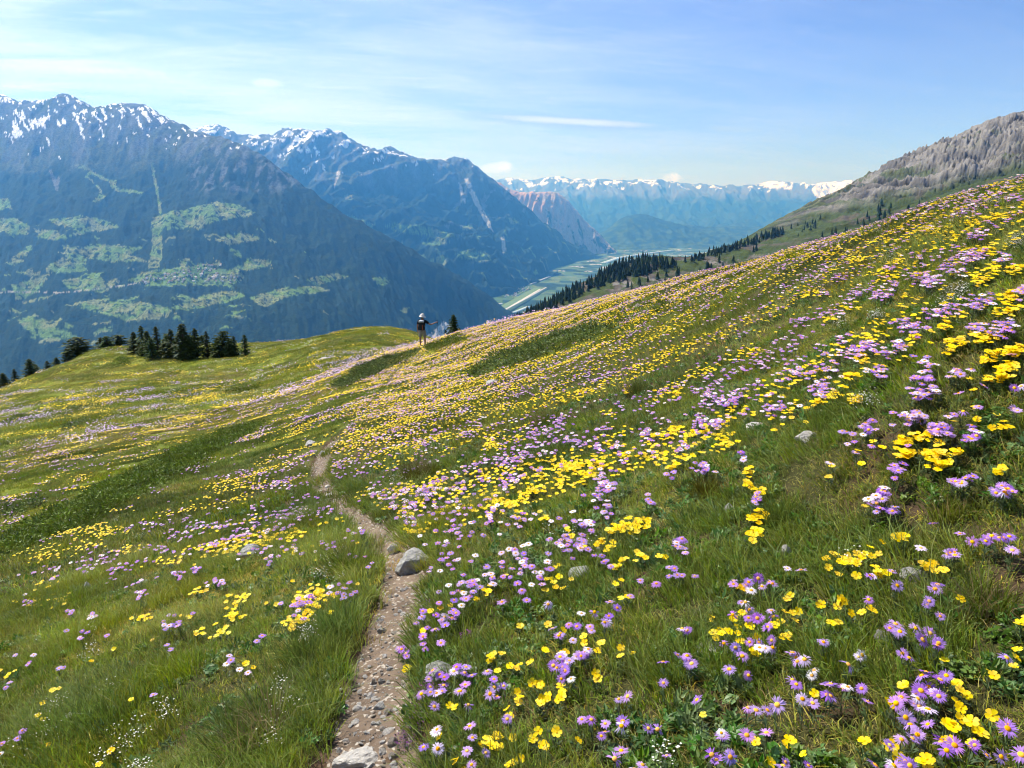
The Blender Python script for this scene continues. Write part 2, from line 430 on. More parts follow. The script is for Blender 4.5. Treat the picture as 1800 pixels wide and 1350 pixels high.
def colA(x, y, z, slope, qx, qy):
    n1 = fbm(x / 420, y / 420, 4, 31); n2 = fbm(x / 70, y / 70, 3, 41)
    c = np.broadcast_to(FOREST, x.shape + (3,)).copy()
    c = c * (1 + 0.35 * n2)[..., None]
    # pastures and hay meadows of the terrace, with copses left standing in them
    pm = polys_mask(qx, qy, MEADOWS_A)
    line = in_poly(qx, qy, MEADOWS_A[1])
    band = (qy > 378) & (qy < 606) & (qx < 520 + 0.35 * (qy - 380))
    mosaic = band & (fbm(x / 240, y / 130, 4, 52) > 0.27 + 0.16 * sstep(330, 560, qx)) & (qy > 395)
    copse = (fbm(x / 60, y / 44, 4, 61) > 0.16) & ~line
    mead = ((pm | mosaic) & ~copse) | line
    dry = sstep(-0.05, 0.3, fbm(x / 230, y / 150, 3, 71) + 0.1)
    mc = mixc(np.broadcast_to(MEADOW, c.shape), DRY, dry * 0.75) * (1 + 0.25 * n2)[..., None]
    c = np.where(mead[..., None], mc, c)
    # tree line, alpine grass, rock, snow
    tl = sstep(250, 520, z + 240 * n1 + 60 * n2 - 0.05 * (x + 4000))
    alp = mixc(np.broadcast_to(ALP, c.shape), ROCK, sstep(-0.25, 0.35, fbm(x / 260, y / 500, 4, 81) + (z - 800) / 1500 + (slope - 0.7) * 0.5)) * (1 + 0.3 * n2)[..., None]
    c = mixc(c, alp, tl)
    sn = fbm((x + 0.7 * y) / 60, (y - 0.5 * x) / 260, 5, 91, 0.6) + 0.45 * fbm(x / 420, y / 420, 3, 95)
    snow = (sn > 0.42 - 0.34 * sstep(450, 1250, z)) & (z > 480 + 140 * n1)
    c = np.where(snow[..., None], SNOW, c)
    # scree and broken rock on the shoulder
    sh = sstep(310, 360, qx) * sstep(560, 500, qx) * sstep(352, 318, qy + 10 * n2) * sstep(-0.05, 0.25, fbm(x / 75, y / 260, 4, 111)) * (~snow)
    c = mixc(c, ROCK * 1.2, 0.85 * sh)
    gull = (in_poly(qx, qy, [(86, 300), (90, 298), (100, 318), (103, 310), (106, 312), (102, 335), (98, 335)]) | in_poly(qx, qy, [(482, 290), (489, 295), (512, 318), (508, 320)]))
    c = np.where(gull[..., None], ROCK * 0.9, c)
    scar = in_poly(qx, qy, [(738, 606), (758, 584), (772, 572), (781, 563), (790, 572), (800, 580), (806, 606)]) & (fbm(x / 40, y / 90, 3, 131) > -0.25)
    c = np.where(scar[..., None], np.array([0.42, 0.41, 0.40]), c)
    lane = in_poly(qx, qy, [(-30, 514), (30, 512), (110, 513.5), (200, 503.5), (245, 496.6), (245, 498), (200, 505), (110, 515.2), (30, 514), (-30, 516)])
    c = np.where(lane[..., None], np.array([0.26, 0.26, 0.24]), c)
    return c
matA = terrain_mat('wooded_mountain', ((0.05, 0.8), (0.006, 0.2)), 1.0, 0.028, 16.0)
mA.build('mountain', np.linspace(-380, 915, 760), np.linspace(4700, 12600, 380), colA, matA)

# --- the snowy chain behind it
mB = Mountain(
    [(250, 235, 15.8), (340, 232, 15.9), (378, 219, 16), (410, 232, 16), (440, 240, 16), (470, 235, 16), (495, 230, 16.2), (525, 229, 16.3), (556, 239, 16.5), (573, 234, 16.5), (596, 232, 16.5), (622, 250, 16.6), (660, 262, 16.8), (680, 260, 17), (706, 275, 17.4), (745, 282, 17.8),
     (782, 282, 18.1), (800, 280, 18.3), (816, 276, 18.5), (834, 290, 18.5), (858, 306, 18.6), (884, 331, 18.8), (930, 368, 19.2), (980, 405, 20), (1020, 436, 21), (1050, 452, 21.6)],
    [(300, 310, 14.6), (420, 305, 14.6), (510, 300, 14.8), (600, 315, 15.0), (700, 335, 15.7), (800, 345, 16.8), (870, 372, 17.6), (450, 380, 13.3), (560, 372, 13.4), (660, 388, 13.5), (760, 402, 14.2), (860, 422, 15.6), (930, 432, 17.0),
     (600, 440, 12.4), (690, 440, 12.6), (780, 444, 12.9), (850, 462, 13.5), (905, 474, 14.6), (960, 462, 17.6), (860, 505, 12.9), (920, 492, 14.6), (700, 520, 11.3), (960, 480, 16), (1010, 458, 19.6)])
def roughB(x, y, dc):
    g = np.clip(dc / 1200, 0.1, 1)
    sx = x - 0.45 * y
    return g * ((ridged(sx / 900, y / 3600, 5, 205, 0.55) - 0.62) * 520 + (ridged(x / 420, y / 800, 4, 208) - 0.6) * 130) + fbm(x / 180, y / 180, 4, 221) * 36 + (1 - g) * fbm(x / 240, y / 400, 4, 277) * 110
mB.rough = roughB
MEADOWS_B = [[(600, 382), (620, 380), (662, 395), (650, 400), (612, 392)], [(672, 396), (700, 393), (742, 396), (792, 410), (800, 415), (772, 420), (730, 412), (690, 405)], [(740, 427), (775, 421), (796, 425), (776, 431), (746, 431)],
             [(795, 446), (820, 440), (852, 443), (864, 455), (850, 461), (814, 454)], [(725, 458), (752, 462), (775, 448), (790, 458), (776, 470), (746, 474)], [(890, 382), (905, 384), (912, 392), (902, 396)], [(806, 398), (830, 396), (836, 402), (816, 404)],
             [(606, 344), (618, 342), (620, 352), (608, 352)], [(790, 492), (806, 488), (814, 496), (800, 500)], [(815, 535), (830, 528), (834, 536), (822, 540)]]
SCREE_B = [[(816, 314), (822, 314), (834, 338), (846, 362), (858, 384), (869, 409), (862, 404), (846, 378), (832, 356), (824, 336)], [(806, 318), (812, 330), (820, 358), (816, 356), (808, 336)], [(592, 300), (597, 302), (594, 320), (588, 330)], [(880, 418), (886, 416), (890, 440), (884, 446)]]
def colB(x, y, z, slope, qx, qy):
    n1 = fbm(x / 600, y / 600, 4, 231); n2 = fbm(x / 110, y / 110, 3, 241)
    c = np.broadcast_to(FOREST * 1.1, x.shape + (3,)).copy() * (1 + 0.3 * n2)[..., None]
    mead = polys_mask(qx, qy, MEADOWS_B, 4, 13) & (fbm(x / 75, y / 75, 3, 251) < 0.22)
    mead |= (z < -700) & (fbm(x / 260, y / 260, 4, 252) > 0.34)
    c = np.where(mead[..., None], mixc(np.broadcast_to(MEADOW, c.shape), DRY, sstep(-0.1, 0.3, n1)), c)
    tl = sstep(-40, 330, z + 260 * n1 + 80 * n2)
    rock = mixc(np.broadcast_to(ALP, c.shape), ROCK, sstep(-0.3, 0.3, fbm(x / 330, y / 700, 4, 261) + (z - 500) / 1200)) * (1 + 0.3 * n2)[..., None]
    c = mixc(c, rock, tl)
    sn = ridged((x - 0.5 * y) / 300, y / 900, 5, 271, 0.65) + 0.45 * fbm(x / 130, y / 130, 3, 275)
    snow = (sn > 1.0 - 0.32 * sstep(300, 1250, z)) & (z > 360 + 160 * n1)
    c = np.where(snow[..., None], SNOW, c)
    c = np.where(polys_mask(qx, qy, SCREE_B, 3, 19)[..., None], np.array([0.42, 0.40, 0.36]), c)
    bare = (fbm((x - 0.45 * y) / 160, y / 900, 4, 281) > 0.30) & (z > -600) & (qx > 780)
    return np.where(bare[..., None], ROCK * 1.1, c)
matB = terrain_mat('snowy_chain', ((0.03, 0.65), (0.004, 0.2)), 0.9, 0.016, 25.0)
mB.build('mountain', np.linspace(270, 1070, 470), np.linspace(10800, 22500, 340), colB, matB)

# --- the bare rock pyramid that closes the row
mC = Mountain(
    [(840, 318, 21.6), (872, 318, 22), (892, 330, 22), (915, 337, 22.3), (942, 337, 22.5), (970, 336, 22.8), (985, 342, 22.9), (1002, 356, 23), (1025, 384, 23), (1045, 402, 23.1), (1066, 424, 23.3), (1088, 449, 23.6)],
    [(880, 380, 21), (925, 385, 21.3), (965, 395, 21.7), (1000, 400, 22.2), (920, 430, 20.2), (965, 440, 20.6), (1010, 440, 21.6), (1050, 452, 22.2), (930, 470, 18.6), (1000, 458, 20)], back=((0.5, 240), (2.5, 1300)))
def roughC(x, y, dc):
    g = np.clip(dc / 900, 0.1, 1)
    return g * ((ridged((x - 0.3 * y) / 420, y / 2400, 5, 305, 0.6) - 0.62) * 420 + (ridged(x / 200, y / 500, 4, 308) - 0.6) * 130) + fbm(x / 160, y / 160, 3, 321) * 30
mC.rough = roughC
def colC(x, y, z, slope, qx, qy):
    n = fbm(x / 240, y / 700, 4, 331); n2 = fbm(x / 110, y / 110, 3, 341)
    red = np.array([0.42, 0.27, 0.20]); grey = np.array([0.33, 0.29, 0.27])
    c = mixc(np.broadcast_to(grey, x.shape + (3,)), red, sstep(-0.15, 0.3, n + (965 - qx) / 260)) * (1 + 0.35 * n2)[..., None]
    w = sstep(-0.05, 0.2, n2 * 0.6 + fbm(x / 300, y / 300, 3, 351) - 0.12 - (z + 1000) / 2600)
    return mixc(c, FOREST * 1.3, w)
matC = terrain_mat('bare_rock', ((0.012, 0.2),), 0.9, 0.012, 30.0)
mC.build('mountain', np.linspace(830, 1110, 230), np.linspace(17800, 26000, 240), colC, matC)

# --- wooded hills in the haze of the far valley, and the range that closes the view
mE = Mountain([(1010, 440, 25), (1050, 414, 26), (1085, 388, 27), (1118, 377, 27.5), (1160, 388, 28), (1220, 398, 29), (1300, 400, 30), (1400, 398, 30), (1500, 400, 30), (1640, 400, 30)],
              [(1060, 446, 23.8), (1120, 428, 24.8), (1200, 426, 25.5), (1300, 425, 26), (1420, 425, 26), (1560, 425, 26), (1100, 452, 22.5), (1250, 450, 22.6), (1500, 450, 22.6)], back=((1.0, 200), (4, 900)))
mE.rough = lambda x, y, dc: (ridged(x / 1500, y / 2500, 4, 405) - 0.6) * 260 * np.clip(dc / 1500, 0.15, 1) + fbm(x / 300, y / 300, 3, 421) * 40
def colE(x, y, z, slope, qx, qy):
    n2 = fbm(x / 240, y / 240, 4, 441)
    c = np.broadcast_to(FOREST * 1.6, x.shape + (3,)).copy()
    c = mixc(c, MEADOW * 0.5, sstep(0.05, 0.3, n2 - (z + 900) / 3000))
    return c
mE.build('mountain', np.linspace(1005, 1640, 260), np.linspace(22000, 34500, 160), colE, matC)
mD = Mountain(
    [(700, 326, 46), (780, 322, 46), (830, 322, 46), (880, 318, 46), (905, 315, 46), (930, 319, 46), (958, 316, 46), (985, 311, 46), (1005, 319, 46), (1030, 317, 46), (1052, 322, 46), (1072, 316, 46), (1092, 323, 46), (1110, 317, 46), (1138, 316, 46), (1160, 323, 46), (1185, 321, 46), (1212, 326, 46),
     (1250, 331, 46), (1290, 330, 46), (1330, 328, 47), (1346, 321, 48), (1362, 321, 48), (1392, 328, 48), (1425, 329, 47), (1440, 324, 47), (1462, 327, 47), (1490, 326, 47), (1520, 321, 47), (1560, 318, 47), (1660, 318, 47), (1800, 310, 47)],
    [(760, 365, 41), (900, 362, 41), (1020, 360, 41), (1150, 364, 41), (1280, 366, 41), (1400, 364, 41), (1540, 362, 41), (800, 398, 36), (1000, 398, 36), (1200, 398, 36), (1400, 396, 36), (1600, 396, 36), (850, 420, 32), (1100, 420, 31), (1400, 420, 31), (1700, 420, 31)], back=((1.2, 350), (5, 1500)))
def roughD(x, y, dc):
    g = np.clip(dc / 2600, 0.12, 1)
    return g * ((ridged(x / 2600, y / 7000, 5, 505, 0.55) - 0.6) * 1000) + (ridged(x / 620, y / 900, 4, 508, 0.55) - 0.62) * 170
mD.rough = roughD
def colD(x, y, z, slope, qx, qy):
    n = fbm(x / 900, y / 900, 4, 531); n2 = fbm(x / 350, y / 350, 3, 541)
    c = mixc(np.broadcast_to(FOREST * 1.5, x.shape + (3,)), MEADOW * 0.35, sstep(0.0, 0.3, n))
    c = mixc(c, ROCK * 1.3, sstep(-350, 200, z + 350 * n))
    sn = ridged(x / 1300, y / 2300, 4, 571) + 0.5 * n2
    big = in_poly(qx, qy, [(1335, 326), (1346, 318), (1365, 318), (1395, 330), (1380, 333), (1350, 331)]) | in_poly(qx, qy, [(1425, 334), (1440, 320), (1530, 314), (1530, 330), (1470, 345), (1440, 350)])
    snow = ((sn > 0.95 - 0.26 * sstep(300, 850, z)) & (z > 230 + 200 * n)) | (big & (n2 > -0.25))
    return np.where(snow[..., None], SNOW * 1.02, c)
mD.build('mountain', np.linspace(690, 1780, 600), np.linspace(30500, 52500, 170), colD, matC)

# --- rocky ridge to the right, running down into the pine-covered spur
mR = Mountain(
    [(2350, 240, 2.3), (2150, 225, 2.45), (2000, 205, 2.6), (1900, 195, 2.7), (1830, 196, 2.75), (1800, 202, 2.78), (1779, 204, 2.8), (1765, 212, 2.82), (1740, 230, 2.85), (1700, 258, 2.9), (1668, 270, 2.95), (1655, 278, 3.0), (1640, 266, 3.0), (1600, 292, 3.05), (1560, 318, 3.1), (1515, 354, 3.2), (1475, 370, 3.3),
     (1425, 400, 3.35), (1375, 418, 3.3), (1330, 414, 3.1), (1290, 430, 2.7), (1240, 446, 2.3), (1185, 460, 1.95), (1130, 462, 1.78), (1080, 470, 1.7), (1040, 489, 1.65), (985, 518, 1.56), (930, 547, 1.46), (880, 572, 1.37), (820, 604, 1.27), (740, 650, 1.15), (640, 720, 1.05)],
    [(900, 590, 1.12), (1000, 562, 1.15), (1100, 522, 1.2), (1200, 490, 1.38), (1300, 462, 1.75), (1400, 420, 2.25), (1470, 396, 2.35), (1550, 352, 2.5), (1650, 322, 2.45), (1750, 285, 2.4), (1850, 265, 2.3), (1560, 372, 2.0), (1650, 342, 1.9), (1750, 318, 1.85), (1850, 300, 1.8), (2000, 280, 1.75),
     (900, 680, 0.72), (1050, 620, 0.78), (1200, 570, 0.85), (1400, 500, 1.0), (1600, 430, 1.05), (1800, 370, 1.05), (2000, 330, 1.05), (1000, 900, 0.5), (1300, 800, 0.5), (1700, 700, 0.5), (2100, 600, 0.5)], back=((0.07, 70, -0.07, 0.05), (0.35, 420, -0.35, 0.4)))
def roughR(x, y, dc):
    g = np.clip(dc / 260, 0.08, 1); hi = sstep(900, 1500, x) * sstep(1700, 2200, y)
    strata = ridged((x * 0.8 + y * 0.5) / 120, (y - 0.9 * x) / 700, 5, 605, 0.6) - 0.6
    bed = ridged((y + 0.9 * x) / 75, (x - 0.9 * y) / 900, 4, 606, 0.65) - 0.6       # tilted beds that run along the ridge
    strata = 0.55 * strata + 0.75 * bed * hi
    return g * (strata * lerp(20, 85, hi) + (ridged(x / 70, y / 130, 5, 608, 0.6) - 0.6) * lerp(14, 48, hi)) + fbm(x / 26, y / 26, 4, 621) * 4.5 + fbm(x / 60, y / 60, 3, 629) * 5
mR.rough = roughR
def colR(x, y, z, slope, qx, qy):
    n = fbm(x / 130, y / 130, 4, 631); n2 = fbm(x / 22, y / 22, 3, 641); n3 = fbm((x * 0.8 + y * 0.5) / 46, (y - 0.9 * x) / 420, 4, 651)
    grass = np.array([0.046, 0.064, 0.020]); earth = np.array([0.080, 0.070, 0.056]); lime = np.array([0.190, 0.180, 0.164])
    c = np.broadcast_to(grass, x.shape + (3,)).copy() * (1 + 0.35 * n2)[..., None]
    c = mixc(c, earth, sstep(0.02, 0.3, n + 0.5 * n3 - 0.12))
    edge = 392 - (qx - 1380) * 0.25 + 14 * fbm(qx / 40, qy / 40, 3, 661)          # rock above, alpine turf below
    rock = sstep(12, -14, qy - edge) * (qx > 1330)
    rc = mixc(np.broadcast_to(lime, c.shape), grass * 1.2, 0.85 * sstep(0.05, 0.35, n3 * 1.1 + 0.25 * n2 + (1600 - qx) / 900)) * (1 + 0.3 * n2)[..., None]
    bedc = ridged((y + 0.9 * x) / 75, (x - 0.9 * y) / 900, 4, 606, 0.65) - 0.6 + 0.25 * n2
    rc = rc * (1 - 0.6 * sstep(0.05, -0.25, bedc))[..., None]
    c = mixc(c, rc, rock)
    bare = (qx < 1400) & (fbm(x / 60, y / 200, 4, 671) + 0.3 * n2 > 0.02) & (qy > 455 - (qx - 1000) * 0.02)
    c = np.where(bare[..., None], mixc(np.broadcast_to(earth, c.shape), lime * 0.8, sstep(0, 0.3, n3)), c)
    return c * (1 - 0.45 * sstep(0.05, 0.3, -n3))[..., None]
matR = terrain_mat('rocky_ridge', ((0.08, 0.3), (0.4, 0.15)), 1.0, 0.12, 3.0)
mR.build('mountain', np.linspace(780, 2150, 680), np.linspace(560, 3650, 350), colR, matR)

# --- valley floor: one sheet out to the horizon, fields, river, road, runway
nx, ny = 420, 420
ys = np.concatenate([np.linspace(-2500, 7500, 40), np.geomspace(7600, 26000, 300), np.geomspace(26500, 59000, 80)])
xs = np.linspace(-1, 1, nx)
X = xs[None, :] * np.interp(ys, [-2500, 7000, 14000, 30000, 59000], [9000, 4200, 4600, 14000, 43000])[:, None]
Y = np.repeat(ys[:, None], nx, 1)
Z = FLOOR + fbm(X / 3000, Y / 3000, 3, 701) * 8
fx = np.floor(X / 190 + 0.3 * noise(X / 900, Y / 900, 3)); fy = np.floor((Y + 0.4 * X) / 330)
fh = _hash(fx, fy, 5) / 4294967296.0
fieldc = mixc(np.broadcast_to(np.array([0.055, 0.105, 0.035]), X.shape + (3,)), np.array([0.14, 0.17, 0.07]), (fh ** 2))
fieldc = np.where((fh > 0.82)[..., None], FOREST * 1.5, fieldc)
fieldc = mixc(fieldc, FOREST * 1.4, sstep(0.0, 0.16, fbm(X / 700, Y / 700, 4, 711)))
town = (fbm(X / 500, Y / 500, 3, 721) > 0.2) & (fbm(X / 60, Y / 60, 2, 731) > 0.05) & (Y > 17000)
fieldc = np.where(town[..., None], np.array([0.42, 0.40, 0.38]), fieldc)
o = obj('valley_floor', make_mesh('valley_floor', np.stack([X, Y, Z], -1).reshape(-1, 3), grid_faces(len(ys), nx), terrain_mat('valley_fields', ((0.01, 0.2),)), True, fieldc.reshape(-1, 3)))
tag(o, kind='structure')
def floor_pt(px, py, dz=0.0):
    d = ray(px, py); return d / d[..., 2:3] * (FLOOR + 14 + dz)
def strip(name, pts, width, mat, dz):
    """a ribbon lying on the valley floor"""
    t = np.linspace(0, len(pts) - 1, len(pts) * 8)
    p = np.array(pts, float); q = np.stack([np.interp(t, np.arange(len(p)), p[:, k]) for k in range(2)], -1)
    c = floor_pt(q[:, 0], q[:, 1], dz)
    tg = np.gradient(c[:, :2], axis=0); tg /= np.linalg.norm(tg, axis=1)[:, None]
    nrm = np.stack([-tg[:, 1], tg[:, 0]], -1) * width / 2
    a = c.copy(); b = c.copy(); a[:, :2] += nrm; b[:, :2] -= nrm
    V = np.stack([a, b], 1).reshape(-1, 3); i = np.arange(len(c) - 1) * 2
    V2 = np.concatenate([V, V - [0, 0, 16]]); n = len(V)                      # a low embankment, not a sheet of paper
    F = np.concatenate([np.stack([i, i + 1, i + 3, i + 2], -1), np.stack([i, i + 2, i + 2 + n, i + n], -1), np.stack([i + 3, i + 1, i + 1 + n, i + 3 + n], -1)])
    return tag(obj(name, make_mesh(name, V2, F, mat)), kind='structure')
strip('runway', [(884, 547), (950, 508)], 42, plain_mat('runway_concrete', (0.42, 0.42, 0.39), 0.9), 3)
strip('runway_verge', [(876, 549), (952, 506)], 260, plain_mat('mown_grass', (0.075, 0.13, 0.045), 0.95), 1)
water = plain_mat('glacial_river', (0.34, 0.42, 0.43), 0.35, 0.5)
strip('river', [(770, 640), (795, 606), (812, 582), (826, 566), (850, 558), (880, 553), (905, 548), (930, 538)], 60, water, 2)
strip('river', [(1060, 462), (1090, 452), (1130, 446), (1170, 441), (1180, 440)], 150, water, 2)
roadm = plain_mat('pale_road', (0.42, 0.42, 0.42), 0.9)
strip('road', [(790, 596), (806, 572), (822, 560), (850, 553), (876, 549), (900, 538), (930, 522), (960, 505)], 26, roadm, 4)
strip('road', [(930, 500), (950, 492), (975, 482)], 30, roadm, 4)

# --- the air between: one closed box of pale blue haze round everything
bm_v = [(sx, sy, sz) for sx in (-46000, 46000) for sy in (-4000, 60000) for sz in (FLOOR - 110, 2000)]
haze = obj('haze', make_mesh('haze', bm_v, [(0, 1, 3, 2), (4, 6, 7, 5), (0, 4, 5, 1), (2, 3, 7, 6), (0, 2, 6, 4), (1, 5, 7, 3)]))
tag(haze, 'pale blue haze filling the valley air', 'haze', kind='stuff')
hm, ht, ho = material('haze_air')
pv = ht.nodes.new('ShaderNodeVolumePrincipled')
pv.inputs['Color'].default_value = (0.09, 0.39, 1.0, 1)
pv.inputs['Absorption Color'].default_value = (1, 1, 1, 1)
pv.inputs['Density'].default_value = 4.3e-5
pv.inputs['Density Attribute'].default_value = ''
pv.inputs['Anisotropy'].default_value = 0.5
ht.links.new(pv.outputs[0], ho.inputs['Volume'])
haze.data.materials.append(hm)
# ------------------------------------------------------------------ the near hillside
def plane(x, y): return -1.55 + 0.31 * x - 0.16 * y
CTRL = [  # (pixel x, pixel y, horizontal distance): points the turf passes through
    (1800, 600, 4.7), (1800, 449, 6.9), (1800, 330, 12.5), (1711, 350, 13.5), (1578, 386, 16), (1400, 442, 20), (1267, 477, 25), (1133, 509, 31), (1000, 541, 38), (900, 562, 44), (815, 584, 50), (780, 594, 48),
    (1400, 600, 8.8), (1550, 480, 9.5), (1250, 560, 14), (1100, 700, 10.2), (1100, 580, 19), (950, 620, 22), (850, 660, 22),
    (743, 610, 43), (740, 650, 32), (700, 682, 26.5), (650, 702, 24.5), (650, 800, 13.4), (600, 660, 40),
    (640, 625, 62), (640, 602, 85), (640, 578, 115), (700, 579, 108), (560, 602, 140), (560, 640, 62),
    (450, 900, 11), (450, 800, 21), (450, 750, 31), (450, 700, 50), (450, 662, 85), (440, 625, 180),
    (340, 626, 185), (340, 680, 75), (240, 609, 150), (200, 608, 150), (200, 642, 118), (200, 690, 82), (200, 740, 54), (200, 800, 33), (200, 850, 23), (200, 900, 16.5),
    (100, 644, 140), (0, 684, 128), (0, 722, 92), (0, 780, 58), (0, 850, 34), (0, 900, 25), (0, 950, 18), (0, 1050, 10.3),
    (-200, 760, 120), (-200, 900, 34), (-200, 1000, 18), (2000, 270, 11), (2000, 400, 6.5), (2250, 200, 9)]
DROP = [(1800, 330, 12.5), (1578, 386, 16), (1400, 442, 20), (1267, 477, 25), (1133, 509, 31), (1000, 541, 38), (900, 562, 44), (815, 584, 50), (2000, 270, 11), (2250, 200, 9)]
DROPL = [(640, 578, 115), (700, 579, 108), (560, 602, 140), (440, 625, 190), (340, 626, 195), (240, 609, 150), (100, 644, 140), (0, 684, 128), (-200, 760, 120)]
P_, v_ = [], []
def add_ctrl(px, py, r, dt=0.0, mul=1.0):
    d = ray(px, py); h = math.hypot(d[0], d[1]); t = d[2] / h - dt
    th = math.atan2(d[0], d[1]); r = r * mul
    x, y = r * math.sin(th), r * math.cos(th)
    P_.append((th * 2.2, math.log(r))); v_.append(t - plane(x, y) / r)
for c in CTRL: add_ctrl(*c)
for c in DROP:
    add_ctrl(*c, 0.035, 1.7); add_ctrl(*c, 0.13, 4); add_ctrl(*c, 0.30, 15); add_ctrl(*c, 0.42, 70)
for c in DROPL:
    add_ctrl(*c, 0.05, 1.5); add_ctrl(*c, 0.20, 4); add_ctrl(*c, 0.32, 22)
for th in (-62, -40, -20, 0, 20, 40, 62):
    for r in (1.2, 2.6): P_.append((R(th) * 2.2, math.log(r))); v_.append(0.0)
for th in (-40, -20, 0): P_.append((R(th) * 2.2, math.log(6))); v_.append(0.0)
GFIT = tps_fit(P_, np.array(v_), 2e-4)
def G0(x, y):
    x = np.asarray(x, float); y = np.asarray(y, float)
    r = np.maximum(np.hypot(x, y), 0.4); th = np.clip(np.arctan2(x, y), R(-70), R(70))
    lr = np.clip(np.log(r), math.log(1.0), math.log(3500))
    res = tps_eval(GFIT, th * 2.2, lr) * sstep(1.5, 5, r)
    z = plane(x, y) + res * np.minimum(r, 3500)
    return z
def relief(x, y):
    """hummocks and hollows of the turf"""
    r = np.hypot(x, y); far = np.clip(r / 25, 0, 1)
    u = 0.93 * x - 0.3 * y; v = 0.3 * x + 0.93 * y
    a = fbm(x / 0.9, y / 0.9, 3, 801) * 0.055 + fbm(x / 0.25, y / 0.25, 2, 811) * 0.02
    b = fbm(u / 7, v / 2.6, 3, 821) * 0.22 * far * np.clip(40 / np.maximum(r, 1), 0.4, 1) + fbm(u / 26, v / 9, 3, 831) * 0.8 * np.clip((r - 45) / 80, 0, 1)
    return a + b
_cache = {}
def hit_ground(px, py, fn, h=0.0, r0=0.9, r1=420, n=900):
    d = ray(np.atleast_1d(px), np.atleast_1d(py)).reshape(-1, 3)
    d = d / np.hypot(d[:, 0], d[:, 1])[:, None]
    rs = np.geomspace(r0, r1, n)
    P = d[:, None, :] * rs[None, :, None]
    below = P[..., 2] < fn(P[..., 0], P[..., 1]) + (h if np.isscalar(h) else np.asarray(h)[:, None])
    k = np.argmax(below, 1); ok = below.any(1)
    i = np.arange(len(d)); k0 = np.maximum(k - 1, 0)
    lo, hi = rs[k0], rs[k]
    for _ in range(12):
        mid = (lo + hi) / 2; Q = d * mid[:, None]
        b = Q[:, 2] < fn(Q[:, 0], Q[:, 1]) + h
        hi = np.where(b, mid, hi); lo = np.where(b, lo, mid)
    Q = d * hi[:, None]
    return Q, ok
G1 = lambda x, y: G0(x, y) + relief(x, y)
# the footpath: centre line and width (m)
PATH_PX = [(560, 1700), (620, 1450), (648, 1345), (652, 1290), (655, 1240), (662, 1190), (676, 1130), (695, 1070), (712, 1020), (700, 975), (672, 935), (630, 905), (590, 880), (564, 850), (560, 820), (572, 793), (590, 770), (612, 748), (640, 722), (664, 700), (678, 680), (690, 664), (706, 645), (722, 628), (744, 611)]
PATH_W = [.42, .42, .40, .37, .35, .34, .32, .32, .34, .28, .27, .26, .28, .32, .34, .32, .26, .14, .08, .16, .26, .24, .16, .14, .12]
_pp, _ = hit_ground([p[0] for p in PATH_PX], [p[1] for p in PATH_PX], G0)
t = np.linspace(0, len(_pp) - 1, 420)
ti = np.arange(len(_pp))
PC = np.stack([np.interp(t, ti, _pp[:, 0]), np.interp(t, ti, _pp[:, 1])], -1)
k_ = np.ones(15) / 15
for a in range(2):
    e = np.concatenate([np.full(7, PC[0, a]), PC[:, a], np.full(7, PC[-1, a])]); PC[:, a] = np.convolve(e, k_, 'valid')
PW = np.interp(t, ti, PATH_W)
def path_dist(x, y):
    """signed: distance to the centre line over the half width, and the nearest index"""
    x = np.asarray(x, float); y = np.asarray(y, float)
    best = np.full(x.shape, 1e9); w = np.full(x.shape, 0.3)
    for i in range(0, len(PC), 2):
        d = np.hypot(x - PC[i, 0], y - PC[i, 1]); m = d < best
        best = np.where(m, d, best); w = np.where(m, PW[i] / 2, w)
    return best / w * (1 - 0.75 * fbm(x / 0.34, y / 0.34, 3, 851))
def path_zone(x, y):
    m = (np.asarray(y) < 48) & (np.asarray(x) > -9) & (np.asarray(x) < 4)
    q = np.full(np.shape(x), 9.0)
    if m.any(): q[m] = path_dist(np.asarray(x)[m], np.asarray(y)[m])
    return q
def turf_tint(x, y):
    """colour of the sward, linear, before the light: lush and dry streaks along the slope"""
    u = 0.9 * x - 0.42 * y; v = 0.42 * x + 0.9 * y
    r = np.hypot(x, y)
    a = fbm(u / 9, v / 2.4, 4, 901); b = fbm(x / 1.3, y / 1.3, 3, 911); c = fbm(u / 60, v / 14, 3, 921)
    g0 = np.array([0.115, 0.152, 0.020]); g1 = np.array([0.190, 0.215, 0.030]); g2 = np.array([0.245, 0.215, 0.066]); g3 = np.array([0.062, 0.090, 0.014])
    t = np.broadcast_to(g0, np.shape(x) + (3,)).copy()
    t = mixc(t, g1, sstep(-0.15, 0.35, a + 0.35 * c + 0.25 * sstep(40, 110, r)))
    t = mixc(t, g2, 0.75 * sstep(0.18, 0.5, b * 0.6 + c * 0.7 + 0.15 * sstep(60, 140, r)))
    t = mixc(t, g3, 0.8 * sstep(0.1, 0.4, -a * 0.7 + 0.5 * fbm(x / 2.2, y / 2.2, 3, 931)))
    return t

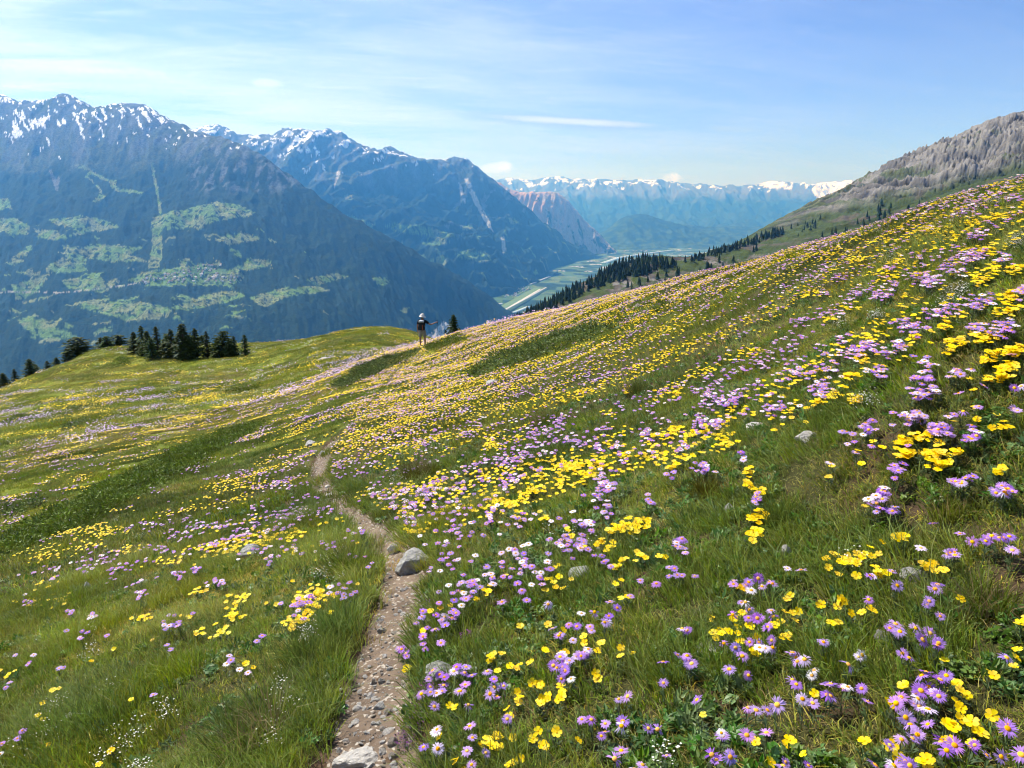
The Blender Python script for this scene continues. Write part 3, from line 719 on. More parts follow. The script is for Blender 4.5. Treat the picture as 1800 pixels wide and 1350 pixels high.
th = np.concatenate([np.linspace(-100, -46, 60, endpoint=False), np.linspace(-46, 46, 520), np.linspace(46, 100, 60)[1:]])
rs = np.concatenate([[0.05, 0.3, 0.6], np.geomspace(0.85, 60, 360), np.geomspace(61, 420, 120), np.geomspace(430, 3400, 26)])
TH, RS = np.meshgrid(np.radians(th), rs)
gx, gy = RS * np.sin(TH), RS * np.cos(TH)
_tj = np.unique(np.r_[0:len(th):5, len(th) - 1]); _rj = np.unique(np.r_[0:len(rs):4, len(rs) - 1])
_c = G0(gx[np.ix_(_rj, _tj)], gy[np.ix_(_rj, _tj)])
_c = np.stack([np.interp(th, th[_tj], q) for q in _c]); _c = np.stack([np.interp(rs, rs[_rj], _c[:, k]) for k in range(len(th))], 1)
gz = _c + relief(gx, gy)
pq = path_zone(gx, gy)
gz = gz - 0.075 * sstep(1.35, 0.75, pq)
_th, _rs, _gz = np.radians(th), rs, gz
def G(x, y):
    """height of the built turf, read back from its own mesh"""
    x = np.asarray(x, float); y = np.asarray(y, float)
    r = np.clip(np.hypot(x, y), _rs[0], _rs[-1] * 0.999); a = np.clip(np.arctan2(x, y), _th[0], _th[-1] * 0.9999)
    i = np.clip(np.searchsorted(_rs, r) - 1, 0, len(_rs) - 2); j = np.clip(np.searchsorted(_th, a) - 1, 0, len(_th) - 2)
    fr = (r - _rs[i]) / (_rs[i + 1] - _rs[i]); fa = (a - _th[j]) / (_th[j + 1] - _th[j])
    return (_gz[i, j] * (1 - fr) + _gz[i + 1, j] * fr) * (1 - fa) + (_gz[i, j + 1] * (1 - fr) + _gz[i + 1, j + 1] * fr) * fa
soil = np.array([0.085, 0.056, 0.035])
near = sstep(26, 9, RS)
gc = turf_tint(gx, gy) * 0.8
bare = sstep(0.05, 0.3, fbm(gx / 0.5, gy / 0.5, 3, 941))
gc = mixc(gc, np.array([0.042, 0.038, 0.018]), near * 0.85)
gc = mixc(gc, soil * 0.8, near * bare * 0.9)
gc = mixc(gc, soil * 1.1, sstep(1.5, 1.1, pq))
gm = terrain_mat('alpine_turf', ((0.9, 0.2), (9.0, 0.3), (70.0, 0.3)), 0.9, 30.0, 0.03)
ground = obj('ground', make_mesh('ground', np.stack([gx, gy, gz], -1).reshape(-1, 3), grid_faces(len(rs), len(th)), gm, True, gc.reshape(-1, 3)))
tag(ground, kind='structure')
# the trodden path itself: a fine sheet just above the ground
cols_n = 26
s_ = np.linspace(-1.25, 1.25, cols_n)
near_t = np.unique(np.concatenate([np.linspace(0, 240, 420), np.linspace(240, 419, 200)]))
cx = np.interp(near_t, np.arange(420), PC[:, 0]); cy = np.interp(near_t, np.arange(420), PC[:, 1]); cw = np.interp(near_t, np.arange(420), PW)
tx = np.gradient(cx); ty = np.gradient(cy); ln = np.hypot(tx, ty) + 1e-9
PX_ = cx[:, None] + (ty / ln)[:, None] * s_[None] * cw[:, None] / 2
PY_ = cy[:, None] - (tx / ln)[:, None] * s_[None] * cw[:, None] / 2
pz = G(PX_, PY_) + 0.006 + 0.012 * fbm(PX_ / 0.09, PY_ / 0.09, 4, 961) + 0.01 * fbm(PX_ / 0.3, PY_ / 0.3, 3, 962)
pz -= 0.05 * sstep(0.9, 1.25, np.abs(s_))[None] 
pm, pt, po = material('trodden_earth')
b = node(pt, 'ShaderNodeBsdfPrincipled', Roughness=0.95); b.inputs['Specular IOR Level'].default_value = 0.1
g = pt.nodes.new('ShaderNodeTexCoord')
nA = node(pt, 'ShaderNodeTexNoise', Scale=5.0, Detail=8.0, Roughness=0.65); nB = node(pt, 'ShaderNodeTexVoronoi', Scale=60.0); nC = node(pt, 'ShaderNodeTexNoise', Scale=60.0, Detail=4.0)
for n in (nA, nB, nC): pt.links.new(g.outputs['Object'], n.inputs['Vector'])
ra = pt.nodes.new('ShaderNodeValToRGB'); pt.links.new(nA.outputs[0], ra.inputs[0])
ra.color_ramp.elements[0].position = 0.3; ra.color_ramp.elements[0].color = (0.078, 0.056, 0.040, 1)
ra.color_ramp.elements[1].position = 0.72; ra.color_ramp.elements[1].color = (0.20, 0.152, 0.110, 1)
mx = pt.nodes.new('ShaderNodeMix'); mx.data_type = 'RGBA'; mx.inputs[7].default_value = (0.40, 0.36, 0.30, 1)
st = pt.nodes.new('ShaderNodeMath'); st.operation = 'GREATER_THAN'; st.inputs[1].default_value = 0.90
sc_ = pt.nodes.new('ShaderNodeSeparateColor'); pt.links.new(nB.outputs['Color'], sc_.inputs[0]); pt.links.new(sc_.outputs[0], st.inputs[0])
mm = pt.nodes.new('ShaderNodeMath'); mm.operation = 'MULTIPLY'; mm.inputs[1].default_value = 0.7; pt.links.new(st.outputs[0], mm.inputs[0])
pt.links.new(mm.outputs[0], mx.inputs[0]); pt.links.new(ra.outputs[0], mx.inputs[6]); pt.links.new(mx.outputs[2], b.inputs['Base Color'])
bp = node(pt, 'ShaderNodeBump', Strength=0.7, Distance=0.012); pt.links.new(nC.outputs[0], bp.inputs['Height']); pt.links.new(bp.outputs[0], b.inputs['Normal'])
pt.links.new(b.outputs[0], po.inputs[0])
tag(obj('path', make_mesh('path', np.stack([PX_, PY_, pz], -1).reshape(-1, 3), grid_faces(len(near_t), cols_n), pm, True)), kind='structure')
# ------------------------------------------------------------------ scattering of what nobody could count
def scatter(name, P, rot, scl, idx, variants, tint, label, cat):
    """one stuff object: a cloud of points that draws one of the variant meshes at each"""
    src = bpy.data.collections.new(name + '_source')
    for i, me in enumerate(variants):
        src.objects.link(bpy.data.objects.new('%s_%02d' % (name, i), me))
    me = bpy.data.meshes.new(name)
    n = len(P)
    me.vertices.add(n); me.vertices.foreach_set('co', np.asarray(P, np.float32).ravel())
    for an, typ, key, arr in (('rot', 'FLOAT_VECTOR', 'vector', rot), ('scl', 'FLOAT_VECTOR', 'vector', scl), ('idx', 'INT', 'value', idx), ('tint', 'FLOAT_COLOR', 'color', np.concatenate([tint, np.ones((n, 1))], 1))):
        a = me.attributes.new(an, typ, 'POINT')
        a.data.foreach_set(key, np.asarray(arr, np.int32 if typ == 'INT' else np.float32).ravel())
    o = obj(name, me)
    ng = bpy.data.node_groups.new(name + '_nodes', 'GeometryNodeTree')
    ng.interface.new_socket('Geometry', in_out='INPUT', socket_type='NodeSocketGeometry')
    ng.interface.new_socket('Geometry', in_out='OUTPUT', socket_type='NodeSocketGeometry')
    gi = ng.nodes.new('NodeGroupInput'); go = ng.nodes.new('NodeGroupOutput')
    ci = ng.nodes.new('GeometryNodeCollectionInfo'); ci.inputs['Collection'].default_value = src
    ci.inputs['Separate Children'].default_value = True; ci.inputs['Reset Children'].default_value = True
    ip = ng.nodes.new('GeometryNodeInstanceOnPoints'); ip.inputs['Pick Instance'].default_value = True
    def attr(nm, typ):
        a = ng.nodes.new('GeometryNodeInputNamedAttribute'); a.data_type = typ; a.inputs['Name'].default_value = nm
        return a.outputs['Attribute']
    lk = ng.links.new
    lk(gi.outputs[0], ip.inputs['Points']); lk(ci.outputs[0], ip.inputs['Instance'])
    lk(attr('idx', 'INT'), ip.inputs['Instance Index']); lk(attr('rot', 'FLOAT_VECTOR'), ip.inputs['Rotation']); lk(attr('scl', 'FLOAT_VECTOR'), ip.inputs['Scale'])
    lk(ip.outputs[0], go.inputs[0])
    md = o.modifiers.new('scatter', 'NODES'); md.node_group = ng
    return tag(o, label, cat, kind='stuff')

class MB:
    """collects verts and faces (lists), with one material slot per face"""
    def __init__(s): s.v, s.f, s.m = [], [], []
    def add(s, V, F, m=0):
        k = len(s.v); s.v += [tuple(p) for p in V]; s.f += [tuple(i + k for i in f) for f in F]; s.m += [m] * len(F)
    def tube(s, pts, rad, n=5, m=0, cap=True):
        pts = [Vector(p) for p in pts]; rings = []
        for i, p in enumerate(pts):
            d = (pts[min(i + 1, len(pts) - 1)] - pts[max(i - 1, 0)]).normalized()
            a = d.orthogonal().normalized(); b = d.cross(a)
            rings.append([p + (a * math.cos(2 * math.pi * k / n) + b * math.sin(2 * math.pi * k / n)) * rad[i] for k in range(n)])
        V = [p for r in rings for p in r]
        F = [(i * n + k, i * n + (k + 1) % n, (i + 1) * n + (k + 1) % n, (i + 1) * n + k) for i in range(len(pts) - 1) for k in range(n)]
        if cap: F += [tuple(range(n))[::-1], tuple((len(pts) - 1) * n + k for k in range(n))]
        s.add(V, F, m)
    def dome(s, c, r, h, n=8, rows=3, m=0, below=0.0):
        V = []; F = []
        for j in range(rows):
            a = j / rows * math.pi / 2
            for k in range(n):
                t = 2 * math.pi * k / n
                V.append((c[0] + r * math.cos(a) * math.cos(t), c[1] + r * math.cos(a) * math.sin(t), c[2] + h * math.sin(a) - (below if j == 0 else 0)))
        V.append((c[0], c[1], c[2] + h))
        for j in range(rows - 1):
            for k in range(n): F.append((j * n + k, j * n + (k + 1) % n, (j + 1) * n + (k + 1) % n, (j + 1) * n + k))
        for k in range(n): F.append(((rows - 1) * n + k, (rows - 1) * n + (k + 1) % n, rows * n))
        s.add(V, F, m)
    def mesh(s, name, mats, smooth=False):
        return make_mesh(name, s.v, s.f, mats=mats, smooth=smooth, fmat=s.m)

rnd = random.Random(5)
def U(a, b): return rnd.uniform(a, b)

# ---- rocks
def rock_mat(name, rgb, lichen):
    m, t, o = material(name)
    g = t.nodes.new('ShaderNodeTexCoord')
    n1 = node(t, 'ShaderNodeTexNoise', Scale=3.2, Detail=9.0, Roughness=0.68); n2 = node(t, 'ShaderNodeTexNoise', Scale=9.0, Detail=6.0, Roughness=0.6)
    n3 = node(t, 'ShaderNodeTexVoronoi', Scale=2.6, _feature='DISTANCE_TO_EDGE')
    for n in (n1, n2, n3): t.links.new(g.outputs['Object'], n.inputs['Vector'])
    r1 = t.nodes.new('ShaderNodeValToRGB'); t.links.new(n1.outputs[0], r1.inputs[0])
    e = r1.color_ramp.elements; e[0].position = 0.28; e[0].color = (*[c * 0.55 for c in rgb], 1); e[1].position = 0.66; e[1].color = (*rgb, 1)
    r2 = t.nodes.new('ShaderNodeValToRGB'); t.links.new(n2.outputs[0], r2.inputs[0]); e = r2.color_ramp.elements; e[0].position = 0.56; e[1].position = 0.66
    mx = t.nodes.new('ShaderNodeMix'); mx.data_type = 'RGBA'; t.links.new(r1.outputs[0], mx.inputs[6]); mx.inputs[7].default_value = (*lichen, 1)
    k = t.nodes.new('ShaderNodeMath'); k.operation = 'MULTIPLY'; k.inputs[1].default_value = 0.6; t.links.new(r2.outputs[0], k.inputs[0]); t.links.new(k.outputs[0], mx.inputs[0])
    b = node(t, 'ShaderNodeBsdfPrincipled', Roughness=0.9); b.inputs['Specular IOR Level'].default_value = 0.2
    t.links.new(hsv_random(t, mx.outputs[2], 0.01, 0.15, 0.15), b.inputs['Base Color'])
    bp = node(t, 'ShaderNodeBump', Strength=0.8, Distance=0.05); t.links.new(n1.outputs[0], bp.inputs['Height']); t.links.new(bp.outputs[0], b.inputs['Normal'])
    t.links.new(b.outputs[0], o.inputs[0])
    return m
GREY = rock_mat('grey_gneiss', (0.40, 0.39, 0.36), (0.22, 0.20, 0.15)); PALE = rock_mat('pale_quartzite', (0.58, 0.55, 0.50), (0.34, 0.31, 0.24))
LICH = rock_mat('lichened_stone', (0.42, 0.42, 0.36), (0.48, 0.50, 0.34)); BROWN = rock_mat('brown_stone', (0.30, 0.26, 0.22), (0.38, 0.34, 0.30))
import bmesh
TAN = rock_mat('tan_stone', (0.44, 0.38, 0.31), (0.52, 0.48, 0.42))
def rock_mesh(seed, sub=3):
    bm = bmesh.new(); bmesh.ops.create_icosphere(bm, subdivisions=sub, radius=1.0)
    rr = random.Random(seed)
    planes = [(Vector((rr.uniform(-1, 1), rr.uniform(-1, 1), rr.uniform(-0.6, 1))).normalized(), rr.uniform(0.5, 0.85)) for _ in range(13)]
    V = np.array([v.co for v in bm.verts])
    for n_, d in planes:                                       # cleave the ball into facets
        n_ = np.array(n_); e = V @ n_ - d
        V = V - np.maximum(e, 0)[:, None] * n_ * 0.92
    s1 = noise(V[:, 0] * 3 + seed, V[:, 1] * 3 + V[:, 2] * 2.2, seed); s2 = noise(V[:, 0] * 8 + V[:, 2] * 5, V[:, 1] * 8 + seed, seed + 3)
    V = V * (1 + 0.07 * s1 + 0.035 * s2)[:, None]
    V /= np.abs(V).max(0)
    for v, c in zip(bm.verts, V): v.co = c
    me = bpy.data.meshes.new('rock'); bm.to_mesh(me); bm.free()
    return me
ROCKM = [rock_mesh(i, 4 if i < 4 else 3) for i in range(9)]
ROCKS = [  # px, py of the foot, width px, height px, mesh, material, label, name
    (722, 1008, 66, 46, 0, GREY, 'large angular grey boulder standing at the right edge of the path', 'boulder'),
    (690, 975, 30, 20, 1, PALE, 'small pale stone on the path just behind the large grey boulder', 'stone'),
    (627, 1352, 98, 26, 2, PALE, 'long flat pale slab lying across the foot of the path', 'stone'),
    (440, 980, 46, 20, 3, GREY, 'grey stone in the grass left of the path, level with the boulder', 'stone'),
    (1421, 775, 52, 18, 1, PALE, 'bright white stone lying in the flowers high on the right slope', 'stone'),
    (1330, 753, 40, 12, 4, PALE, 'slanting grey stone beside the bright white one on the right slope', 'stone'),
    (1386, 982, 26, 24, 5, PALE, 'narrow upright pale stone beside the bare soil on the right', 'stone'),
    (1282, 902, 22, 18, 6, GREY, 'small grey stone under the dark grass tuft right of centre', 'stone'),
    (1612, 1024, 56, 24, 4, GREY, 'half-buried grey stone below the whitish asters near the right edge', 'stone'),
    (1551, 1133, 30, 22, 7, GREY, 'dark grey stone beneath a violet aster clump at lower right', 'stone'),
    (1252, 1153, 62, 14, 8, LICH, 'flat lichen-covered stone sunk in the turf below the yellow flowers', 'stone'),
    (772, 1200, 60, 32, 3, LICH, 'lichen-spotted stone behind asters at the right edge of the path', 'stone'),
    (122, 1272, 42, 18, 1, PALE, 'smooth pale stone in the grass at the lower left', 'stone'),
    (155, 1042, 14, 20, 5, PALE, 'small upright pale stone far left in the grass', 'stone'),
    (544, 784, 22, 10, 6, PALE, 'small pale stone left of the path where it narrows', 'stone'),
    (566, 800, 12, 8, 7, GREY, 'dark little stone on the path where it narrows', 'stone'),
    (578, 876, 22, 10, 0, PALE, 'flat pale stone in the bend of the path', 'stone'),
    (576, 858, 14, 6, 4, PALE, 'small flat pale stone just above the bend of the path', 'stone'),
    (1020, 1018, 46, 22, 8, LICH, 'grey lichened stone half hidden in grass right of the aster bank', 'stone'),
    (1062, 976, 26, 16, 5, LICH, 'small leaning stone under yellow flowers in mid slope', 'stone'),
    (1121, 545, 16, 11, 7, BROWN, 'lone dark rock on the flowery skyline of the right slope', 'rock'),
    (866, 676, 30, 9, 4, GREY, 'low grey stone among flowers in mid slope beyond the bend', 'stone'),
    (565, 634, 26, 5, 8, PALE, 'low white rock outcrop in the far left meadow', 'rock'),
    (1478, 976, 14, 9, 6, PALE, 'little white stone above the yellow flower patch at right', 'stone'),
    (1245, 1015, 12, 8, 1, PALE, 'tiny pale stone beside an aster right of centre', 'stone'),
    (672, 1114, 20, 11, 2, GREY, 'flat grey stone in the middle of the path below the boulder', 'stone'),
    (666, 1095, 16, 10, 6, PALE, 'pale stone in the path next below the boulder', 'stone'),
    (684, 1181, 17, 9, 1, PALE, 'flat pale stone near the right edge of the path, level with lichened stone', 'stone'),
    (671, 1203, 13, 11, 5, GREY, 'rounded grey stone in the middle of the path', 'stone'),
    (656, 1205, 9, 10, 7, BROWN, 'small brown stone touching a rounded grey one on the path', 'stone'),
    (652, 1229, 16, 10, 3, PALE, 'tilted pale stone in the middle of the lower path', 'stone'),
    (628, 1252, 26, 11, 4, PALE, 'wedge-shaped pale stone at the left side of the lower path', 'stone'),
    (667, 1249, 25, 15, 0, GREY, 'blocky grey stone, upper of the pair in the lower path', 'stone'),
    (682, 1259, 23, 12, 1, BROWN, 'tan stone, lower of the pair in the lower path', 'stone'),
    (665, 1276, 16, 7, 2, GREY, 'thin grey stone below the pair of stones on the path', 'stone'),
    (683, 1292, 25, 10, 8, PALE, 'pale flake of rock beside the purple thyme at the path edge', 'stone'),
    (691, 1314, 22, 15, 3, BROWN, 'brown block of stone right of the slab at the path foot', 'stone'),
    (596, 1326, 14, 13, 6, PALE, 'small square stone at upper left of the slab at the path foot', 'stone'),
    (660, 1041, 11, 7, 1, PALE, 'small pale stone at the left path edge below the boulder', 'stone'),
    (728, 1037, 14, 8, 7, BROWN, 'small brown stone at the foot of the large grey boulder', 'stone'),
    (708, 1041, 11, 7, 5, PALE, 'small pale stone below the left corner of the large boulder', 'stone'),
    (686, 1053, 11, 7, 3, PALE, 'small pale stone in the path a little below the boulder', 'stone'),
    (635, 1163, 11, 7, 6, PALE, 'small pale stone at the left edge of the path by long grass', 'stone'),
    (566, 1186, 10, 8, 1, PALE, 'single white pebble in the grass left of the path', 'stone'),
    (690, 1335, 22, 11, 4, BROWN, 'brown stone at the right end of the slab at the path foot', 'stone'),
    (686, 1018, 9, 8, 0, GREY, 'small stone at the left foot of the boulder', 'stone'),
]
px = np.array([r[0] for r in ROCKS], float); py = np.array([r[1] for r in ROCKS], float)
Q, ok = hit_ground(px, py, G)
ROCK_POS = []
for (r, q) in zip(ROCKS, Q):
    _, _, dep = project(q); w = r[2] * dep / FPX; h = r[3] * dep / FPX
    o = bpy.data.objects.new(r[7], ROCKM[r[4]].copy()); o.data.materials.clear(); o.data.materials.append(r[5]); link(o)
    o.location = (q[0], q[1] + 0.25 * w, G(q[0], q[1] + 0.25 * w) + 0.34 * h)
    o.rotation_euler = (U(-.1, .1), U(-.12, .12) - 0.15, U(-0.4, 0.4))
    o.scale = (w / 2, w / 2 * 0.8, h * 0.72)
    tag(o, r[6], r[7], 'stones along the path' if 560 < r[0] < 740 and r[1] > 770 else 'stones in the meadow')
    ROCK_POS.append((q[0], q[1], w / 2))
ROCK_POS = np.array(ROCK_POS)
# loose gravel of the path
n = 2600
i = rng.integers(0, 330, n); s = rng.normal(0, 0.42, n)
gx_ = PC[i, 0] + rng.uniform(-.1, .1, n) + s * PW[i] / 2; gy_ = PC[i, 1] + rng.uniform(-.1, .1, n)
keep = np.hypot(gx_, gy_) < 24
gx_, gy_ = gx_[keep], gy_[keep]; n = len(gx_)
sz = 0.0022 + 0.015 * rng.random(n) ** 6
for m_k in (4, 5, 6, 7): ROCKM[m_k].materials.clear(); ROCKM[m_k].materials.append([PALE, GREY, BROWN, PALE][m_k - 4])
peb = []
for k in range(4):
    bm = bmesh.new(); bmesh.ops.create_icosphere(bm, subdivisions=1, radius=1.0)
    for v in bm.verts: v.co *= U(0.75, 1.15)
    me = bpy.data.meshes.new('pebble'); bm.to_mesh(me); bm.free(); me.materials.append([PALE, PALE, TAN, PALE][k]); peb.append(me)
scatter('gravel', np.stack([gx_, gy_, G(gx_, gy_) + 0.009], -1), np.stack([rng.normal(0, .3, n), rng.normal(0, .3, n), rng.uniform(0, 6.3, n)], -1), sz[:, None] * rng.uniform(0.6, 1.6, (n, 3)) * [1, 1, .5], rng.integers(0, 4, n), peb, np.ones((n, 3)), 'small loose stones strewn over the trodden path', 'gravel')

# ---- grass: patches of many blades; each blade has its own tone
def blades(T, seed, mat, name='turf'):
    """T: list of tufts (x, y, blades, height, spread, width, lean, curl, tone)"""
    rr = np.random.default_rng(seed); V = []; F = []; C = []; k = 0
    for (tx, ty, n, h, spread, width, lean, curl, tone) in T:
        a = rr.uniform(0, 6.283, n); d = spread * np.sqrt(rr.random(n)); bx = tx + d * np.cos(a); by = ty + d * np.sin(a)
        la = a + rr.normal(0, 1.1, n); hh = h * rr.uniform(.55, 1.4, n); out = lean * hh * rr.uniform(.3, 1.2, n) * (.4 + d / max(spread, 1e-6))
        dx = np.cos(la) * out - 0.04 * hh; dy = np.sin(la) * out
        t = rr.uniform(0, 6.283, n); wx = np.cos(t) * width / 2; wy = np.sin(t) * width / 2
        z2 = hh * (1 - .35 * curl * rr.uniform(.5, 1.4, n) * np.minimum(1, out / hh))
        B = np.stack([np.stack([bx - wx, by - wy, np.full(n, -.02)], -1), np.stack([bx + wx, by + wy, np.full(n, -.02)], -1), np.stack([bx + dx * .35 + wx * .8, by + dy * .35 + wy * .8, hh * .55], -1),
                      np.stack([bx + dx * .35 - wx * .8, by + dy * .35 - wy * .8, hh * .55], -1), np.stack([bx + dx, by + dy, z2], -1)], 1)
        V.append(B.reshape(-1, 3)); i = k + np.arange(n) * 5
        F.append(np.concatenate([np.stack([i, i + 1, i + 2], -1), np.stack([i, i + 2, i + 3], -1), np.stack([i + 3, i + 2, i + 4], -1)])); k += 5 * n
        c = np.asarray(tone)[None] * rr.uniform(.65, 1.4, (n, 1)) * rr.uniform(.9, 1.1, (n, 3)); C.append(np.repeat(c, 5, 0))
    return make_mesh(name, np.concatenate(V), np.concatenate(F), mat, False, np.concatenate(C))
GRASS = leaf_mat('grass_blade', (1, 1, 1), 0.42, 0.5, 0.02, 0.12, 0.12, 0.3, attr=True)
ONE = (1, 1, 1); DRYT = (2.0, 1.35, 1.7); RUST = (1.3, .92, .8)
rg = np.random.default_rng(77)
def patch(kind, seed, rad, n):
    T = []
    for k in range(n):
        a = rg.uniform(0, 6.283); d = rad * math.sqrt(rg.random()); x_, y_ = d * math.cos(a), d * math.sin(a); u = rg.random()
        if kind == 'short': T.append((x_, y_, 15, .026 + .03 * rg.random(), .045, .0052, 1.0, .6, ONE) if u < .80 else (x_, y_, 10, .04, .06, .0028, 1.9, 1.2, DRYT))
        elif kind == 'mid': T.append((x_, y_, 18, .045 + .045 * rg.random(), .045, .0042, .85, .7, ONE) if u < .80 else (x_, y_, 10, .06, .06, .0028, 1.8, 1.2, DRYT))
        elif kind == 'long': T.append((x_, y_, 20, .08 + .08 * rg.random(), .05, .0040, .85, .8, ONE if u < .8 else RUST) if u < .88 else (x_, y_, 9, .10, .06, .0028, 1.5, 1.2, DRYT))
        elif kind == 'thin': T.append((x_, y_, 12, .03 + .03 * rg.random(), .04, .0034, .8, .6, ONE) if u < .5 else (x_, y_, 10, .03, .07, .0028, 2.2, 1.3, DRYT))
        elif kind == 'litter': T.append((x_, y_, 7, .022, .05, .003, 2.6, 1.5, DRYT if u < .7 else RUST))
        elif kind == 'tuft': T.append((x_, y_, n, .07, .05, .0036, .8, .7, ONE))
        elif kind == 'field': T.append((x_, y_, 8, .05 + .03 * rg.random(), .09, .009, .8, .6, ONE if u < .9 else DRYT))
        else: T.append((x_, y_, 8, .12 + .08 * rg.random(), .3, .028, .8, .6, ONE if u < .9 else DRYT))
    return blades(T, seed, GRASS)
near_v = [patch('short', 1, .32, 40), patch('short', 2, .32, 40), patch('mid', 3, .32, 42), patch('mid', 4, .32, 42), patch('long', 5, .30, 42), patch('long', 6, .30, 42), patch('thin', 7, .32, 36), patch('thin', 8, .32, 36)]
tuft_v = [blades([(0, 0, 22, h_, .045, .0036, .8, .7, ONE)], 20 + i_, GRASS) for i_, h_ in enumerate((.05, .06, .08, .10, .12))]
mid_v = [patch('field', 31 + s, .75, 100) for s in range(4)]
far_v = [patch('far', 41 + s, 2.2, 110) for s in range(4)]
def polar_sample(n, r0, r1, th0=-46, th1=46, power=1.0):
    """uniform per area when power=1, denser near the viewer when smaller"""
    e = power + 1
    r = (rng.random(n) * (r1 ** e - r0 ** e) + r0 ** e) ** (1 / e)
    a = np.radians(rng.uniform(th0, th1, n))
    return r * np.sin(a), r * np.cos(a), r
def rock_clear(x, y, pad=0.0):
    k = np.ones(len(x), bool)
    for (a, b, w) in ROCK_POS:
        k &= ((x - a) ** 2 + (y - 0.25 * w - b) ** 2) > (0.85 * w + pad) ** 2
        k &= ((x - a) ** 2 + (y + 0.55 * w - b) ** 2) > (0.75 * w + pad * 0.6) ** 2
    return k
def jitter_grid(step, r0, r1, th0, th1):
    m = int(r1 / step) + 2
    a, b = np.meshgrid(np.arange(-m, m) * step, np.arange(-2, m) * step)
    x = a.ravel() + rng.uniform(-.45, .45, a.size) * step; y = b.ravel() + rng.uniform(-.45, .45, a.size) * step
    r = np.hypot(x, y); t = np.degrees(np.arctan2(x, y)); k = (r > r0) & (r < r1) & (t > th0) & (t < th1)
    return x[k], y[k], r[k]
def lay_on(x, y, e):
    """tilt with the ground, random turn: euler angles"""
    sx = (G(x + e, y) - G(x - e, y)) / (2 * e); sy = (G(x, y + e) - G(x, y - e)) / (2 * e)
    out = np.zeros((len(x), 3))
    for i in range(len(x)):
        q = Vector((-sx[i], -sy[i], 1)).to_track_quat('Z', 'Y').to_matrix() @ Matrix.Rotation(rnd.uniform(0, 6.283), 3, 'Z')
        out[i] = q.to_euler()
    return out
def grass_args(x, y, e, variants, idx, size, hz):
    n = len(x)
    tint = turf_tint(x, y) * (1 + 0.35 * sstep(14, 7, np.hypot(x, y)))[:, None] * (1 + 0.15 * rng.normal(0, 1, n))[:, None].clip(0.5, 1.5)
    return np.stack([x, y, G(x, y)], -1), lay_on(x, y, e), np.stack([size, size, size * hz], -1), idx, variants, tint
x, y, r = jitter_grid(0.265, 0.9, 10.0, -54, 54)
q = path_zone(x, y); wpx = 0.30
k = (q * 0.18 > 0.18 + 0.24) & rock_clear(x, y, 0.16); x, y, r = x[k], y[k], r[k]
b1 = fbm(x / 0.9, y / 0.9, 3, 941); hgt = fbm(x / 1.1, y / 1.1, 3, 951) + 0.22 * sstep(0.2, -1.0, x) - 0.16 * sstep(-.2, 1, x)
pick = lambda a: a + rng.integers(0, 2, len(x))
cls = np.where(b1 > 0.16, pick(6), np.where(hgt > 0.31, pick(4), np.where(hgt > 0.09, pick(2), pick(0))))
near_v += [patch('litter', 9, .32, 40), patch('litter', 10, .32, 40)]
scatter('grass', *grass_args(x, y, .2, near_v, cls, rng.uniform(.85, 1.15, len(x)), rng.uniform(.8, 1.2, len(x))), 'fine green grass of the near meadow', 'grass')
x2, y2, r2 = jitter_grid(0.3, 0.9, 8.0, -50, 50); k = (path_zone(x2, y2) > 2.0) & (rng.random(len(x2)) < .6); x2, y2 = x2[k], y2[k]
scatter('dry_litter', *grass_args(x2, y2, .2, near_v[8:], rng.integers(0, 2, len(x2)), rng.uniform(.9, 1.2, len(x2)), np.ones(len(x2))), 'dead straw lying between the grass tufts', 'dead grass')
# tufts that close up to the path and the stones
x, y, r = polar_sample(30000, 1.0, 14, -40, 34, 0.2)
q = path_zone(x, y); edge = (q > 1.0 + 0.25 * rng.random(len(x))) & (q < 2.7); rk = rock_clear(x, y) & ~rock_clear(x, y, 0.24) & (q > 1.1)
k = (edge & rock_clear(x, y)) | rk; x, y, r = x[k], y[k], r[k]; n = len(x)
left = x < np.interp(y, PC[:120, 1], PC[:120, 0])
cls = np.where(left, rng.integers(1, 5, n), rng.integers(0, 4, n))
scatter('grass', *grass_args(x, y, .1, tuft_v, cls, rng.uniform(.8, 1.3, n), rng.uniform(.8, 1.2, n)), 'grass tufts fringing the path and the stones', 'grass')
x, y, r = jitter_grid(0.85, 9.2, 50, -48, 48)
k = (path_zone(x, y) > 3.2); x, y, r = x[k], y[k], r[k]; n = len(x)
scatter('grass', *grass_args(x, y, .5, mid_v, rng.integers(0, 4, n), rng.uniform(.9, 1.2, n), rng.uniform(.8, 1.2, n)), 'grass of the flowery slope farther off', 'grass')
x, y, r = jitter_grid(2.7, 48, 215, -46, 12); n = len(x)
scatter('grass', *grass_args(x, y, 1.5, far_v, rng.integers(0, 4, n), rng.uniform(.9, 1.2, n), rng.uniform(.7, 1.0, n)), 'short grass of the distant meadow shoulder', 'grass')
